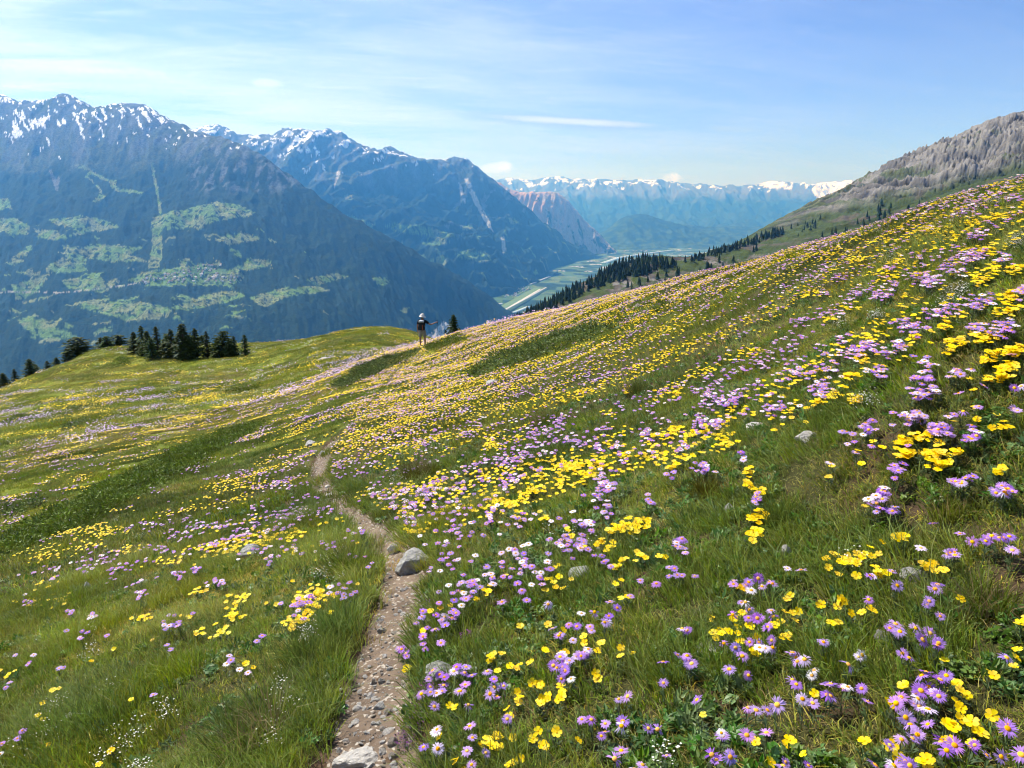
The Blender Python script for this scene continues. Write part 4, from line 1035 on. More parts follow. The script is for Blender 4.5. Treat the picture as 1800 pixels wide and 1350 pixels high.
# low leafy herbs between the grass
def rosette(n, rad, w, seed, up=0.35):
    rr = random.Random(seed); mb = MB()
    for k in range(n):
        a = rr.uniform(0, 6.283); l = rad * rr.uniform(.5, 1.1); d = rad * 0.9 * math.sqrt(rr.random()); ox, oy = d * math.cos(a * 2.3), d * math.sin(a * 2.3)
        c, s = math.cos(a), math.sin(a); z0 = rr.uniform(0.0, 0.03); zu = l * up * rr.uniform(.3, 1.6)
        f = lambda t, o, z: (ox + c * l * t - s * o, oy + s * l * t + c * o, z0 + z)
        mb.add([f(0, 0, 0), f(.45, w, zu * .8), f(1, 0, zu), f(.45, -w, zu * .8)], [(0, 1, 2), (0, 2, 3)])
    return mb.mesh('rosette', [HERB])
HERB = leaf_mat('herb_leaf', (0.085, 0.165, 0.026), 0.3, 0.5, 0.03, 0.2, 0.35, 0.4)
ros = [rosette(26, 0.028, 0.007, 60 + s) for s in range(3)] + [rosette(20, 0.04, 0.008, 70 + s, .6) for s in range(2)] + [rosette(16, 0.035, 0.012, 80 + s, .3) for s in range(2)]
x, y, r = polar_sample(22000, 1.0, 12, -50, 50, 0.1)
k = (fbm(x / 0.7, y / 0.7, 3, 971) > -0.08) & (path_zone(x, y) > 1.05) & rock_clear(x, y) & ((x > -0.45 * y + 0.0) | (rng.random(len(x)) < 0.35))
x, y, r = x[k], y[k], r[k]; n = len(x)
scatter('ground_cover', np.stack([x, y, G(x, y) + 0.004], -1), np.stack([rng.normal(0, .2, n), rng.normal(0, .2, n) - 0.25, rng.uniform(0, 6.28, n)], -1), rng.uniform(.5, 1.15, (n, 1)) * np.ones((n, 3)), rng.integers(0, 7, n), ros, np.ones((n, 3)), 'low leafy herbs between the grass tufts', 'ground cover')
# ------------------------------------------------------------------ flowers
ASTER_MATS = {k: leaf_mat('aster_' + k, c, 0.45, 0.6, 0.02, 0.2, 0.15, 0.15) for k, c in (('violet', (0.42, 0.23, 0.68)), ('lilac', (0.52, 0.31, 0.70)), ('pale', (0.74, 0.60, 0.84)), ('whitish', (0.84, 0.78, 0.86)))}
DISC = plain_mat('aster_disc', (0.80, 0.36, 0.02), 0.8, 0.1, vary=0.2); STAMEN = plain_mat('rockrose_stamens', (0.85, 0.45, 0.0), 0.8, 0.1)
STEM = leaf_mat('flower_stem', (0.055, 0.085, 0.028), 0.25, 0.6); YEL = leaf_mat('rockrose_petal', (0.90, 0.66, 0.003), 0.35, 0.5, 0.014, 0.06, 0.2, 0.2)
WHITE = leaf_mat('white_petal', (0.80, 0.80, 0.72), 0.4, 0.6, 0.01, 0.05, 0.1)
THYME = leaf_mat('thyme_flower', (0.42, 0.14, 0.42), 0.35, 0.7, 0.03, 0.2, 0.3)
def aster_petals(mb, seed, n=22, droop=0.0, m=0, gap=0.1, lowpoly=False):
    rr = random.Random(seed)
    for k in range(n):
        if rr.random() < gap: continue
        a = 2 * math.pi * (k + rr.uniform(-.25, .25)) / n; l = rr.uniform(.86, 1.05); c, s = math.cos(a), math.sin(a); w = 0.085 * 22 / n if not lowpoly else 0.2
        dr = droop + rr.uniform(-.12, .12); tw = rr.uniform(-.03, .03)
        P = lambda t, o, z: (c * t - s * o, s * t + c * o, z)
        mb.add([P(.22, -w * .6, 0), P(.22, w * .6, 0), P(.68 * l, w, .05 - dr * .5 + tw), P(.68 * l, -w, .05 - dr * .5 - tw), P(l, 0, .02 - dr)], [(0, 1, 2, 3), (3, 2, 4)], m)
def stem_parts(mb, h, m=0, leaves=5, seed=0, thick=0.0011):
    rr = random.Random(seed)
    bx, by = rr.uniform(-.01, .01), rr.uniform(-.01, .01)
    mb.tube([(bx, by, -0.01), (bx * 1.5, by * 1.5, h * .5), (0, 0, h)], [thick * 1.2, thick, thick], 4, m, cap=False)
    for k in range(leaves):
        z = h * rr.uniform(.0, .6); a = rr.uniform(0, 6.28); l = rr.uniform(.018, .035); c, s = math.cos(a), math.sin(a); w = rr.uniform(.003, .005)
        mb.add([(bx, by, z), (bx + c * l * .5 - s * w, by + s * l * .5 + c * w, z + l * .5), (bx + c * l, by + s * l, z + l * .6), (bx + c * l * .5 + s * w, by + s * l * .5 - c * w, z + l * .5)], [(0, 1, 2, 3)], m)
AP = {}
for key in ASTER_MATS:
    AP[key] = []
    for s in range(5):
        mb = MB(); aster_petals(mb, s * 7 + len(key), 24, [0.0, 0.1, 0.25, 0.02, 0.5][s] + (0.18 if key in ('whitish', 'pale') else 0), gap=[.04, .1, .2, .06, .5][s]); AP[key].append(mb.mesh('aster_petals', [ASTER_MATS[key]]))
mb = MB(); mb.dome((0, 0, -0.02), .30, .17, 9, 3); AD = mb.mesh('aster_disc', [DISC], True)
def rock_petal(mb, a, m=0, cup=0.22, w=0.42):
    c, s = math.cos(a), math.sin(a); P = lambda t, o, z: (c * t - s * o, s * t + c * o, z)
    mb.add([P(.05, 0, 0), P(.45, w * .8, cup * .45), P(.8, w, cup * .9), P(1.0, w * .45, cup * .8), P(.95, 0, cup * .7), P(1.0, -w * .45, cup * .85), P(.8, -w, cup * .95), P(.45, -w * .8, cup * .45), P(.55, 0, cup * .35)],
           [(0, 1, 8), (1, 2, 8), (2, 3, 8), (3, 4, 8), (4, 5, 8), (5, 6, 8), (6, 7, 8), (7, 0, 8)], m)
mb = MB(); rock_petal(mb, 0.0); RP1 = mb.mesh('rockrose_petal', [YEL], True)
RP5 = []
for s in range(3):
    mb = MB(); [rock_petal(mb, 2 * math.pi * k / 5 + U(-.1, .1), 0, U(.05, .4)) for k in range(5)]; RP5.append(mb.mesh('rockrose_corolla', [YEL], True))
mb = MB(); mb.dome((0, 0, 0), .17, .2, 7, 2); RS_ = mb.mesh('rockrose_stamens', [STAMEN], True)
STEMS = {}
def stem_mesh(kind, h):
    key = (kind, round(h * 50))
    if key not in STEMS:
        mb = MB(); stem_parts(mb, key[1] / 50, 0, 8 if kind == 'a' else 10, key[1]); STEMS[key] = mb.mesh('stem', [STEM])
    return STEMS[key], key[1] / 50

# heads seen one by one in the near turf (pixel centres), then clumps (pixel x, y, heads, half-widths)
def crop(x0, y0, sc, pts): return [(x0 + a / sc, y0 + b / sc) for a, b in pts]
A_PX = crop(700, 950, 3.375, [(707,72),(635,135),(610,165),(570,200),(620,195),(545,190),(480,210),(725,155),(775,150),(805,150),(850,155),(905,155),(815,190),(845,195),(725,237),(793,265),(825,250),(860,273),(258,298),(308,265),(345,285),(375,265),(330,310),(440,300),(445,260),(490,258),(380,350),(405,350),(255,360),(300,390),(275,455),(320,460),(350,450),(330,420),(150,440),(108,500),(185,500),(220,525),(215,465),(147,570),(265,630),(20,645),(45,670),(395,725),(330,775),(375,760),(395,785),(437,800),(285,795),(245,795),(172,822),(222,868),(270,858),(280,900),(360,895),(430,860),(415,975),(137,910),(215,985),(545,910),(570,872),(587,925),(625,862),(570,785),(425,1100),(440,1170),(230,1120),(235,1235),(150,1225),(437,1265),(520,1260),(435,1330),(915,520),(1060,510),(1030,565),(1165,425),(1150,490),(1150,515),(1225,485),(1300,400),(1060,670),(1085,685),(1045,710),(1000,705),(960,690),(990,775),(975,745),(940,755),(1025,820),(1110,655),(1360,925),(1245,1035),(1125,1065),(1325,1100),(1205,1160),(1485,1115),(1285,1295),(1450,1330),(885,90),(1165,95),(1250,80),(1255,130),(1445,205),(640,1045),(265,70),(275,115),(315,80),(375,90),(435,100),(340,140),(300,135),(245,175),(195,190),(990,65),(1030,40),(1110,30)]) \
 + crop(1150, 950, 3.375, [(135,10),(180,20),(197,65),(115,133),(105,180),(180,200),(248,230),(617,225),(700,255),(640,272),(575,295),(535,320),(548,262),(540,365),(565,410),(465,440),(625,468),(695,415),(705,450),(670,530),(565,603),(632,635),(703,635),(523,685),(560,800),(195,533),(140,680),(195,683),(222,730),(53,720),(55,845),(413,610),(445,763),(253,945),(557,990),(730,975),(880,940),(830,800),(935,800),(1005,603),(820,665),(843,695),(880,712),(405,1160),(447,1265),(370,1300),(73,1275),(780,1315),(915,1335),(665,1140),(550,1155),(20,1120)]) \
 + crop(1450, 950, 3.375, [(875,8),(1105,55),(745,75),(545,50),(380,160),(265,205),(430,268),(260,350),(670,260),(620,360),(685,450),(420,495),(445,540),(540,520),(385,520),(625,550),(580,590),(665,625),(500,695),(1080,695),(200,690),(140,735),(35,850),(135,868),(217,878),(15,915),(255,955),(575,800),(685,825),(570,890),(615,870),(640,915),(450,930),(535,970),(610,1000),(480,1050),(505,1090),(610,1090),(520,1175),(455,1180),(687,1195),(865,1235),(770,1215),(962,1275),(1165,1270),(1083,1095),(300,1335),(410,1335),(505,1335),(540,905)]) \
 + [(402, 1155), (411, 1160), (400, 1168), (421, 1176), (272, 1229), (300, 1135), (296, 1140), (115, 1173), (45, 1278), (34, 1292), (8, 1312), (455, 1133), (38, 1340), (14, 1200), (62, 1158), (52, 1162), (30, 1158)]
Y_PX = crop(700, 950, 3.375, [(650,222),(568,232),(548,280),(533,325),(453,352),(203,428),(262,405),(153,533),(553,675),(560,660),(545,690),(620,667),(720,738),(787,728),(597,750),(305,980),(245,1165),(585,1160),(600,1175),(680,1170),(497,1215),(548,1208),(565,1245),(600,1230),(345,1310),(330,1300),(365,1315),(708,940),(715,960),(845,858),(795,845),(890,920),(835,950),(850,940),(873,1220),(940,1140),(1068,1185),(980,530),(995,660),(1105,608),(1100,570),(1165,632),(1172,788),(993,857),(970,928),(875,655),(1320,638),(1320,685),(1390,668),(1290,258),(1320,238),(1350,330),(900,205),(935,172),(960,210),(890,235),(935,262),(880,320),(955,125),(1318,100),(1355,118),(1320,135),(1285,160),(1445,95),(1475,80),(1115,70),(725,1295),(685,1320),(50,768),(830,1130),(660,1045)]) \
 + crop(1150, 950, 3.375, [(570,8),(30,108),(505,268),(345,468),(520,435),(470,462),(430,510),(495,515),(390,538),(350,548),(445,540),(500,552),(425,570),(567,528),(605,578),(510,600),(603,677),(790,347),(820,430),(835,475),(750,485),(785,570),(770,575),(800,560),(990,378),(1050,490),(1020,110),(290,1035),(600,1195),(805,1188),(885,1268),(690,1315),(950,908)]) \
 + crop(1450, 950, 3.375, [(340,10),(270,40),(190,60),(240,75),(110,100),(165,118),(220,110),(280,95),(320,80),(15,110),(35,90),(20,160),(80,200),(187,210),(295,157),(320,208),(360,195),(630,150),(705,172),(95,355),(115,360),(155,432),(237,437),(40,490),(805,348),(710,710),(1120,745),(1135,695),(975,775),(785,850),(775,835),(800,880),(840,918),(785,960),(805,995),(805,1060),(465,858),(380,968),(870,1075),(915,1135),(900,1120),(930,1145),(990,1038),(750,1075),(355,1215),(435,1290),(605,1330),(235,1190),(740,1185),(870,1200),(1150,500),(1165,485),(605,1300),(710,1090)]) \
 + [(90, 1305), (75, 1260), (76, 1238), (95, 1216), (198, 1318), (174, 1344), (307, 1141), (348, 1108), (355, 1112), (390, 1105), (385, 1120), (398, 1098), (372, 1115), (404, 1108), (345, 1115), (445, 1172), (233, 1225), (155, 1165), (22, 1180), (14, 1186)]
A_CL = [(1343,632,14,28,8),(1500,618,22,40,9),(1455,650,10,15,8),(1560,616,8,14,7),(1625,635,6,18,5),(1680,655,8,18,4),(1540,655,8,20,6),(1625,665,9,20,6),(1440,685,20,18,10),(1365,715,14,25,7),(1400,655,8,12,6),(1620,690,12,30,9),(1600,735,14,22,10),(1650,755,14,25,5),(1705,765,7,14,7),(1575,828,5,14,7),(1550,865,6,10,12),(1540,885,4,10,5),(1690,845,6,20,7),(1760,862,7,25,5),(1570,895,3,8,6),(1640,920,1,2,2),(1750,945,6,35,4),(1775,968,2,6,4),(1675,972,2,6,3),(1495,762,4,20,7),(1310,800,3,5,3),(1335,870,4,12,5),(1530,750,4,10,5),
 (875,682,14,16,7),(918,693,12,14,5),(1075,657,12,18,5),(1045,668,8,10,4),(955,755,24,30,9),(985,740,10,10,6),(1010,775,14,16,6),(1050,785,8,10,6),(1057,755,8,14,5),(1085,787,6,6,8),(1135,758,6,12,5),(1250,690,18,20,9),(1270,705,24,28,7),(1240,740,8,14,5),(1260,745,8,8,5),(1225,740,6,8,4),(1200,785,6,10,4),(1240,823,10,12,5),(1065,852,14,14,7),(1050,868,6,8,6),(1060,835,5,8,5),(1140,878,3,6,5),(1068,895,6,8,5),(1034,922,8,14,5),(905,840,10,14,6),(890,855,6,8,6),(912,807,8,10,5),(930,800,5,8,4),(870,895,6,10,5),(860,915,4,6,6),(990,948,8,12,7),(1020,955,6,8,6),(1195,955,3,8,4),
 (615,755,12,10,5),(670,770,14,18,6),(690,755,10,12,4),(740,775,20,18,6),(600,815,24,20,9),(595,835,10,10,6),(650,815,8,16,6),(515,815,14,16,5),(500,845,14,14,5),(635,830,8,12,4),(750,865,16,20,7),(665,730,14,20,4),(700,710,8,16,4),(820,760,14,18,6),(840,745,8,10,4),(815,720,10,10,4),(760,635,10,14,4),(830,700,8,8,4),
 (1710,356,26,22,6),(1745,342,14,18,4),(1782,348,16,18,6),(1600,367,20,20,4),(1575,380,14,12,3),(1655,362,8,12,4),(1700,374,20,25,5),(1450,427,30,20,5),(1420,437,16,16,4),(1475,414,14,16,4),(1705,450,40,25,9),(1665,467,14,14,4),(1710,415,12,12,6),(1682,480,8,14,3),(1620,485,16,18,5),(1630,497,20,20,5),(1570,500,8,10,4),(1565,470,6,8,4),(1610,450,8,10,4),(1510,512,14,14,4),(1555,515,18,18,7),(1540,522,8,10,3),(1450,470,14,14,5),(1425,488,16,18,5),(1480,490,8,14,4),(1450,515,8,12,5),(1590,565,14,22,5),(1660,545,22,25,7),(1610,577,12,20,5),(1720,530,22,22,7),(1760,575,16,18,7),(1715,570,10,14,4),(1480,595,8,8,5),(1410,560,14,12,5),(1445,548,8,16,3),(1520,610,16,20,5),(1580,605,10,10,5),(1765,455,10,14,5),(1795,510,5,6,4),
 (490,905,14,22,8),(450,890,10,18,6),(380,1020,7,14,5),(345,1000,7,14,5),(250,1040,6,8,6),(310,1010,6,10,5),(210,1000,10,18,6),(160,1000,8,14,5),(180,985,10,16,4),(95,1015,4,8,4),(50,1055,7,14,6),(130,1075,3,8,4),(165,1080,4,8,5),(300,1100,5,16,5),(150,1110,3,6,4),(530,1065,8,14,8),(480,980,5,12,6),(280,965,8,16,5),(390,925,12,24,5),(330,940,10,20,5),(520,960,5,10,6)]
Y_CL = [(1640,405,40,25,6),(1700,390,30,22,5),(1750,380,20,20,4),(1460,442,30,30,7),(1420,447,30,20,4),(1510,455,26,20,4),(1590,402,20,25,8),(1550,425,14,25,9),(1740,440,24,25,6),(1780,475,20,18,6),(1745,475,16,14,4),(1725,490,24,16,7),(1780,520,24,20,6),(1770,545,20,20,6),(1680,600,16,14,5),(1730,595,20,20,5),(1560,480,20,18,5),(1580,460,14,14,5),(1430,515,24,22,7),(1490,540,14,16,6),(1460,560,12,16,6),(1660,570,10,16,5),(1590,520,5,8,4),(1530,595,8,8,6),(1780,615,16,16,6),
 (1320,617,26,22,6),(1460,697,12,14,5),(1500,703,10,16,5),(1440,707,10,10,4),(1490,660,12,14,4),(1515,630,8,10,4),(1670,615,8,10,4),(1735,630,14,10,8),(1775,620,14,14,6),(1770,645,16,20,5),(1760,665,10,12,3),(1735,668,5,5,3),(1590,775,12,12,6),(1620,770,10,12,5),(1650,780,5,6,4),(1590,800,12,12,5),(1640,800,16,18,6),(1650,820,10,14,6),(1685,795,6,6,4),(1760,750,5,20,5),(1315,845,7,8,12),(1330,910,12,16,7),(1325,935,7,14,9),(1520,890,1,2,2),(1580,945,6,10,4),(1490,985,5,16,7),(1755,830,6,10,6),(1630,995,4,12,4),
 (1010,820,36,22,8),(985,820,20,12,9),(1050,815,26,16,9),(1035,835,12,14,5),(1165,765,18,22,6),(1190,755,18,16,5),(1225,760,18,20,5),(1165,690,16,12,6),(1190,690,16,10,9),(1100,685,12,6,9),(1020,690,26,20,6),(880,720,34,26,12),(865,780,36,16,11),(900,770,12,20,6),(990,845,14,12,7),(935,865,18,16,7),(895,885,16,16,7),(870,880,12,10,7),(1120,920,22,24,10),(1095,928,10,16,5),(1075,935,3,6,4),(1000,940,4,8,6),(1150,795,4,8,5),(1200,805,4,12,6),(1275,780,8,12,5),(1320,830,5,8,8),(1330,865,6,10,4),(1180,820,6,10,5),(1070,725,6,8,5),(1000,655,14,16,6),(910,910,6,16,8),(960,910,5,10,6),(1060,955,6,20,8),
 (545,1060,30,26,22),(560,1045,20,14,12),(520,1090,12,18,8),(400,965,14,22,7),(470,950,12,24,7),(520,940,14,22,6),(300,985,14,26,7),(220,965,18,30,6),(150,960,18,28,7),(80,975,24,24,9),(110,1055,14,20,9),(90,1025,12,18,8),(60,1060,10,14,6),(345,1040,8,18,6),(420,1050,10,20,8),(410,1080,9,16,7),(250,1085,8,20,5),(700,860,14,20,8),(760,850,18,20,10),(720,895,20,16,12),(735,930,14,14,9),(610,790,24,20,10),(640,760,24,24,7),(700,790,14,20,7),(640,865,8,14,7),(690,745,14,20,5),(740,735,18,24,6),(640,905,3,8,4)]

JUN_POLYS = [[(0, 985), (0, 950), (60, 915), (130, 885), (200, 850), (270, 810), (350, 772), (420, 750), (475, 742), (450, 760), (380, 800), (300, 845), (200, 898), (100, 945), (30, 980)], [(580, 685), (600, 665), (650, 640), (700, 625), (742, 614), (732, 627), (690, 648), (640, 670), (600, 688)],
    [(745, 616), (790, 597), (832, 594), (800, 608), (760, 622)], [(820, 658), (880, 627), (950, 598), (1020, 578), (1085, 574), (1090, 583), (1030, 607), (960, 632), (880, 653), (835, 670)]]
def off_juniper(x, y):
    qx, qy, _ = project(np.stack([x, y, G(x, y)], -1)); k = np.ones(len(x), bool)
    for p in JUN_POLYS: k &= ~in_poly(qx, qy, p)
    return k | (rng.random(len(x)) < .04)
def place_heads(px, py, h):
    Q, ok = hit_ground(px, py, G, h)
    Q = Q[ok]; return Q[:, 0], Q[:, 1], ok
def expand(cl, seed):
    r_ = np.random.default_rng(seed); a, b = [], []
    for (cx, cy, n, rx, ry) in cl:
        n = int(n * 1.45 + .5); u = r_.normal(0, .6, n); v = r_.normal(0, .6, n)
        a.append(cx + rx * u); b.append(cy + ry * v - 0.12 * rx * u)
    return np.concatenate(a), np.concatenate(b)
def flower_noise(kind):
    """patchy sward of flowers: denser patches drawn out along the slope"""
    out = []
    for (n, r0, r1, p) in ((19000 if kind == 'y' else 12000, 3.2, 9, .6), (190000 if kind == 'y' else 95000, 8, 50, .35)):
        x, y, r = polar_sample(n, r0, r1, -44, 44, p)
        u = 0.92 * x - 0.38 * y; v = 0.38 * x + 0.92 * y
        if kind == 'y': f = fbm(u / 1.9, v / 1.1, 4, 1001) + 0.6 * fbm(u / 6, v / 3.4, 3, 1011)
        else: f = fbm(u / 1.3, v / 0.7, 4, 1101) + 0.55 * fbm(u / 5, v / 2.6, 2, 1111)
        right = sstep(-0.32, -0.12, x / np.maximum(y, .5) + 0.0)
        bl = sstep(0.30, 0.55, -x / np.maximum(y, .5)) * sstep(11, 6, r)             # thin in the long grass at lower left
        thr = (0.14 + 0.16 * sstep(-.1, -.4, x / np.maximum(y, .5)) if kind == 'y' else 0.17 + 0.10 * sstep(-.1, -.4, x / np.maximum(y, .5))) + 0.24 * sstep(6.5, 4, r) - (0.26 if kind == 'y' else 0.16) * sstep(8, 24, r) * right - 0.08 * sstep(8, 20, r) - 0.10 * sstep(4.2, 5.5, r) * right + 0.25 * bl
        cap = np.where(r < 9, .36, lerp(.46, 1.0, sstep(9, 22, r)))                          # even the thick patches keep green between the heads
        k = (rng.random(len(x)) < cap) & (f + 0.11 * rng.normal(0, 1, len(x)) > thr + 0.10 * sstep(9, 20, r)) & (path_zone(x, y) > 1.3) & rock_clear(x, y)
        out.append(np.stack([x[k], y[k]], -1))
    return np.concatenate(out)
def flowers(kind):
    if kind == 'a': pts, cl, h0, d0 = A_PX, A_CL, (0.07, 0.13), (0.042, 0.060)
    else: pts, cl, h0, d0 = Y_PX, Y_CL, (0.05, 0.09), (0.030, 0.041)
    px = np.array([p[0] for p in pts]); py = np.array([p[1] for p in pts])
    dbl = rng.random(len(px)) < (.55 if kind == 'a' else .4); px = np.concatenate([px, px[dbl] + rng.normal(0, 9, dbl.sum())]); py = np.concatenate([py, py[dbl] + rng.normal(0, 6, dbl.sum())])
    cx, cy = expand(cl, 3 if kind == 'a' else 4)
    h = rng.uniform(*h0, len(px) + len(cx))
    h = np.round(h * 50) / 50
    x, y, ok = place_heads(np.concatenate([px, cx]), np.concatenate([py, cy]), h); h = h[ok]
    hand = np.concatenate([np.ones(len(px)), np.zeros(len(cx))])[ok]
    N = flower_noise(kind); hn = np.round(rng.uniform(*h0, len(N)) * 50) / 50
    x = np.concatenate([x, N[:, 0]]); y = np.concatenate([y, N[:, 1]]); h = np.concatenate([h, hn]); hand = np.concatenate([hand, np.zeros(len(N))])
    k = ((path_zone(x, y) > 1.1) | (hand > 0)) & off_juniper(x, y)
    x, y, h, hand = x[k], y[k], h[k], hand[k]
    dia = rng.uniform(*d0, len(x)) * np.where(rng.random(len(x)) < .22, rng.uniform(.55, .85, len(x)), 1.0)
    z = G(x, y)
    qx, qy, dep = project(np.stack([x, y, z + h], -1))
    vis = (qx > -10) & (qx < 1810) & (qy < 1360) & (qy > 300)
    rank = np.argsort(-(np.where(vis, 1, 0) * (dia / dep) * (1 + 0.0 * hand)))
    return x, y, z, h, dia, qx, qy, rank
SUNV = np.array(SUN_DIR)
def head_rot(i, spread=0.42):
    n_ = Vector((0, 0, 1)) + 0.25 * Vector(SUN_DIR) + Vector((rnd.gauss(0, spread), rnd.gauss(0, spread) - 0.42, 0))
    q = n_.to_track_quat('Z', 'Y'); return (q.to_matrix() @ Matrix.Rotation(U(0, 6.28), 3, 'Z')).to_euler()
NEARROCK = [(r[0], r[1], r[6]) for r in ROCKS]
FLOWER_LOG = []
def build_flowers(kind):
    x, y, z, h, dia, qx, qy, rank = flowers(kind)
    top = rank[:300]; rest = rank[300:]
    keys = list(ASTER_MATS)
    for j, i in enumerate(top):
        root = empty('aster' if kind == 'a' else 'rockrose', (x[i], y[i], z[i]))
        me, hh = stem_mesh(kind, h[i]); obj('stem', me, root)
        rot = head_rot(i); s = dia[i] / 2
        tone = None
        if kind == 'a':
            tone = keys[int(rnd.choices([0, 1, 2, 3], [6, 6, 1.8, 0.5])[0])]
            a = obj('petals', AP[tone][rnd.choices(range(5), [4, 4, 3, 4, 1.8])[0]], root); b = obj('disc', AD, root)
            parts = (a, b)
        else:
            b = obj('stamens', RS_, root)
            if j < 90:
                for k in range(5):
                    p = obj('petal', RP1, root, (0, 0, hh)); rr_ = rot.to_matrix() @ Matrix.Rotation(2 * math.pi * k / 5 + U(-.08, .08), 3, 'Z') @ Matrix.Rotation(U(-.18, .12), 3, 'Y')
                    p.rotation_euler = rr_.to_euler(); p.scale = (s, s, s)
                parts = (b,)
            else: parts = (obj('petals', RP5[rnd.randrange(3)], root), b)
        for p in parts: p.location = (0, 0, hh); p.rotation_euler = rot; p.scale = (s, s, s)
        FLOWER_LOG.append((root, kind, tone, qx[i], qy[i], dia[i]))
    # the rest of the same flowers, too many to count
    var = []
    if kind == 'a':
        for s in range(8):
            mb = MB(); aster_petals(mb, 100 + s, 12, [0, .1, .25, .05][s % 4], 0, 0.05, True); mb.dome((0, 0, -.02), .3, .17, 6, 2, 1)
            mb.v = [(a * .022, b * .022, c * .022 + .10) for a, b, c in mb.v]; stem_parts(mb, .10, 2, 6, s)
            var.append(mb.mesh('aster_far', [ASTER_MATS[['violet', 'lilac', 'lilac', 'violet', 'lilac', 'pale', 'violet', 'whitish'][s]], DISC, STEM]))
    else:
        for s in range(4):
            mb = MB(); [rock_petal(mb, 2 * math.pi * k / 5 + U(-.1, .1), 0, U(.05, .45), .46) for k in range(5)]; mb.dome((0, 0, 0), .17, .2, 5, 2, 1)
            mb.v = [(a * .0175, b * .0175, c * .0175 + .07) for a, b, c in mb.v]; stem_parts(mb, .07, 2, 6, s)
            var.append(mb.mesh('rockrose_far', [YEL, STAMEN, STEM]))
    n = len(rest); rot = np.array([head_rot(i, .22) for i in range(n)])
    grow = 1.05 + 0.40 * sstep(12, 45, np.hypot(x[rest], y[rest]))
    scatter('aster_drift' if kind == 'a' else 'rockrose_drift', np.stack([x[rest], y[rest], z[rest]], -1), rot * [0.6, 0.6, 1], (rng.uniform(.85, 1.2, n) * grow)[:, None] * np.ones((n, 3)), rng.integers(0, len(var), n), var, np.ones((n, 3)),
            'drifts of violet asters spreading over the slope' if kind == 'a' else 'drifts of yellow rockroses spreading over the slope', 'asters' if kind == 'a' else 'rockroses')
    return var
var_a = build_flowers('a'); var_y = build_flowers('y')
# flower carpets of the far meadow: clumps of many heads
def clump(n, rad, mats, seed, size, hh):
    rr = random.Random(seed); mb = MB()
    for k in range(n):
        a = rr.uniform(0, 6.28); d = rad * math.sqrt(rr.random()); c = (d * math.cos(a), d * math.sin(a), hh * rr.uniform(.7, 1.3)); s = size * rr.uniform(.7, 1.2)
        t = rr.uniform(0, 6.28); tl = rr.uniform(-.4, .4)
        V = [(c[0] + s * math.cos(t + q * 1.2566), c[1] + s * math.sin(t + q * 1.2566), c[2] + tl * s * math.cos(q * 1.2566)) for q in range(5)]
        mb.add(V, [(0, 1, 2, 3, 4)], rr.randrange(len(mats)))
    return mb.mesh('carpet', mats)
carp = [clump(16, .42, [YEL], 200 + s, .03, .09) for s in range(3)] + [clump(16, .42, [ASTER_MATS['pale'], ASTER_MATS['lilac']], 210 + s, .034, .1) for s in range(3)] + [clump(16, .42, [WHITE], 220, .022, .09)]
x, y, r = polar_sample(30000, 40, 170, -46, 10, 0.45)
u = 0.92 * x - 0.38 * y; v = 0.38 * x + 0.92 * y
fy_ = fbm(u / 9, v / 2.4, 3, 1201); fp_ = fbm(u / 11, v / 2.8, 3, 1211); fw_ = fbm(u / 8, v / 2.0, 3, 1221)
band = np.exp(-((v - 44) / 20) ** 2)                                # the pink and yellow sweep below the path
ty = fy_ + 0.22 * band + 0.12 * rng.normal(0, 1, len(x)) > 0.42; tp = fp_ + 0.26 * band + 0.12 * rng.normal(0, 1, len(x)) > 0.52; tw = fw_ + 0.1 * rng.normal(0, 1, len(x)) > 0.44
cls = np.where(tp, 3 + rng.integers(0, 3, len(x)), np.where(ty, rng.integers(0, 3, len(x)), np.where(tw, 6, -1)))
k = cls >= 0; x, y, r, cls = x[k], y[k], r[k], cls[k]; n = len(x)
scatter('flower_carpet', np.stack([x, y, G(x, y)], -1), np.stack([np.zeros(n), np.full(n, -.25), rng.uniform(0, 6.28, n)], -1), (rng.uniform(.8, 1.3, n) * (0.8 + r / 130))[:, None] * np.ones((n, 3)), cls, carp, np.ones((n, 3)), 'pink, yellow and white flower carpet of the distant meadow', 'flower carpet')
# small white flowers
wv = []
for s in range(3):
    mb = MB(); rr = random.Random(300 + s)
    for k in range(9):
        a = rr.uniform(0, 6.28); d = .05 * math.sqrt(rr.random()); c = (d * math.cos(a), d * math.sin(a), rr.uniform(.06, .12)); q = rr.uniform(.003, .0055)
        mb.add([(c[0] + q * math.cos(e * 1.2566), c[1] + q * math.sin(e * 1.2566), c[2] + rr.uniform(-.001, .002)) for e in range(5)], [(0, 1, 2, 3, 4)], 0)
        mb.tube([(c[0] * .5, c[1] * .5, 0), c], [.0007, .0006], 3, 1, False)
    wv.append(mb.mesh('white_flower', [WHITE, STEM]))
wx, wy = expand([(100,1240,10,30,20),(75,1290,9,40,20),(230,1290,8,30,20),(500,1230,7,14,16),(480,1260,7,14,12),(520,1345,7,20,5),(490,1190,6,6,20),(290,1245,6,10,16),(175,1205,8,20,14),(600,950,8,14,22),(580,985,10,14,18),(590,1010,8,16,10),(545,1105,26,10,14),(190,1320,8,24,12),(1165,1320,6,8,10),(1500,975,5,6,4),(1520,700,12,14,6),(1670,520,24,14,14),(1690,505,14,10,8),(1560,450,20,18,10),(1545,400,20,14,6),(1480,420,14,20,8),(1750,350,24,20,6),(1790,420,20,12,8),(1440,500,12,10,8),(1540,550,14,14,4),(850,690,10,14,6),(640,720,14,20,10),(1030,960,6,8,6),(1010,930,6,8,4),(1480,565,10,12,6),(700,840,10,14,8),(960,930,5,8,4),(480,1300,6,16,8),(240,1345,8,20,6),(560,1010,8,10,10),(150,1150,6,20,10)], 9)
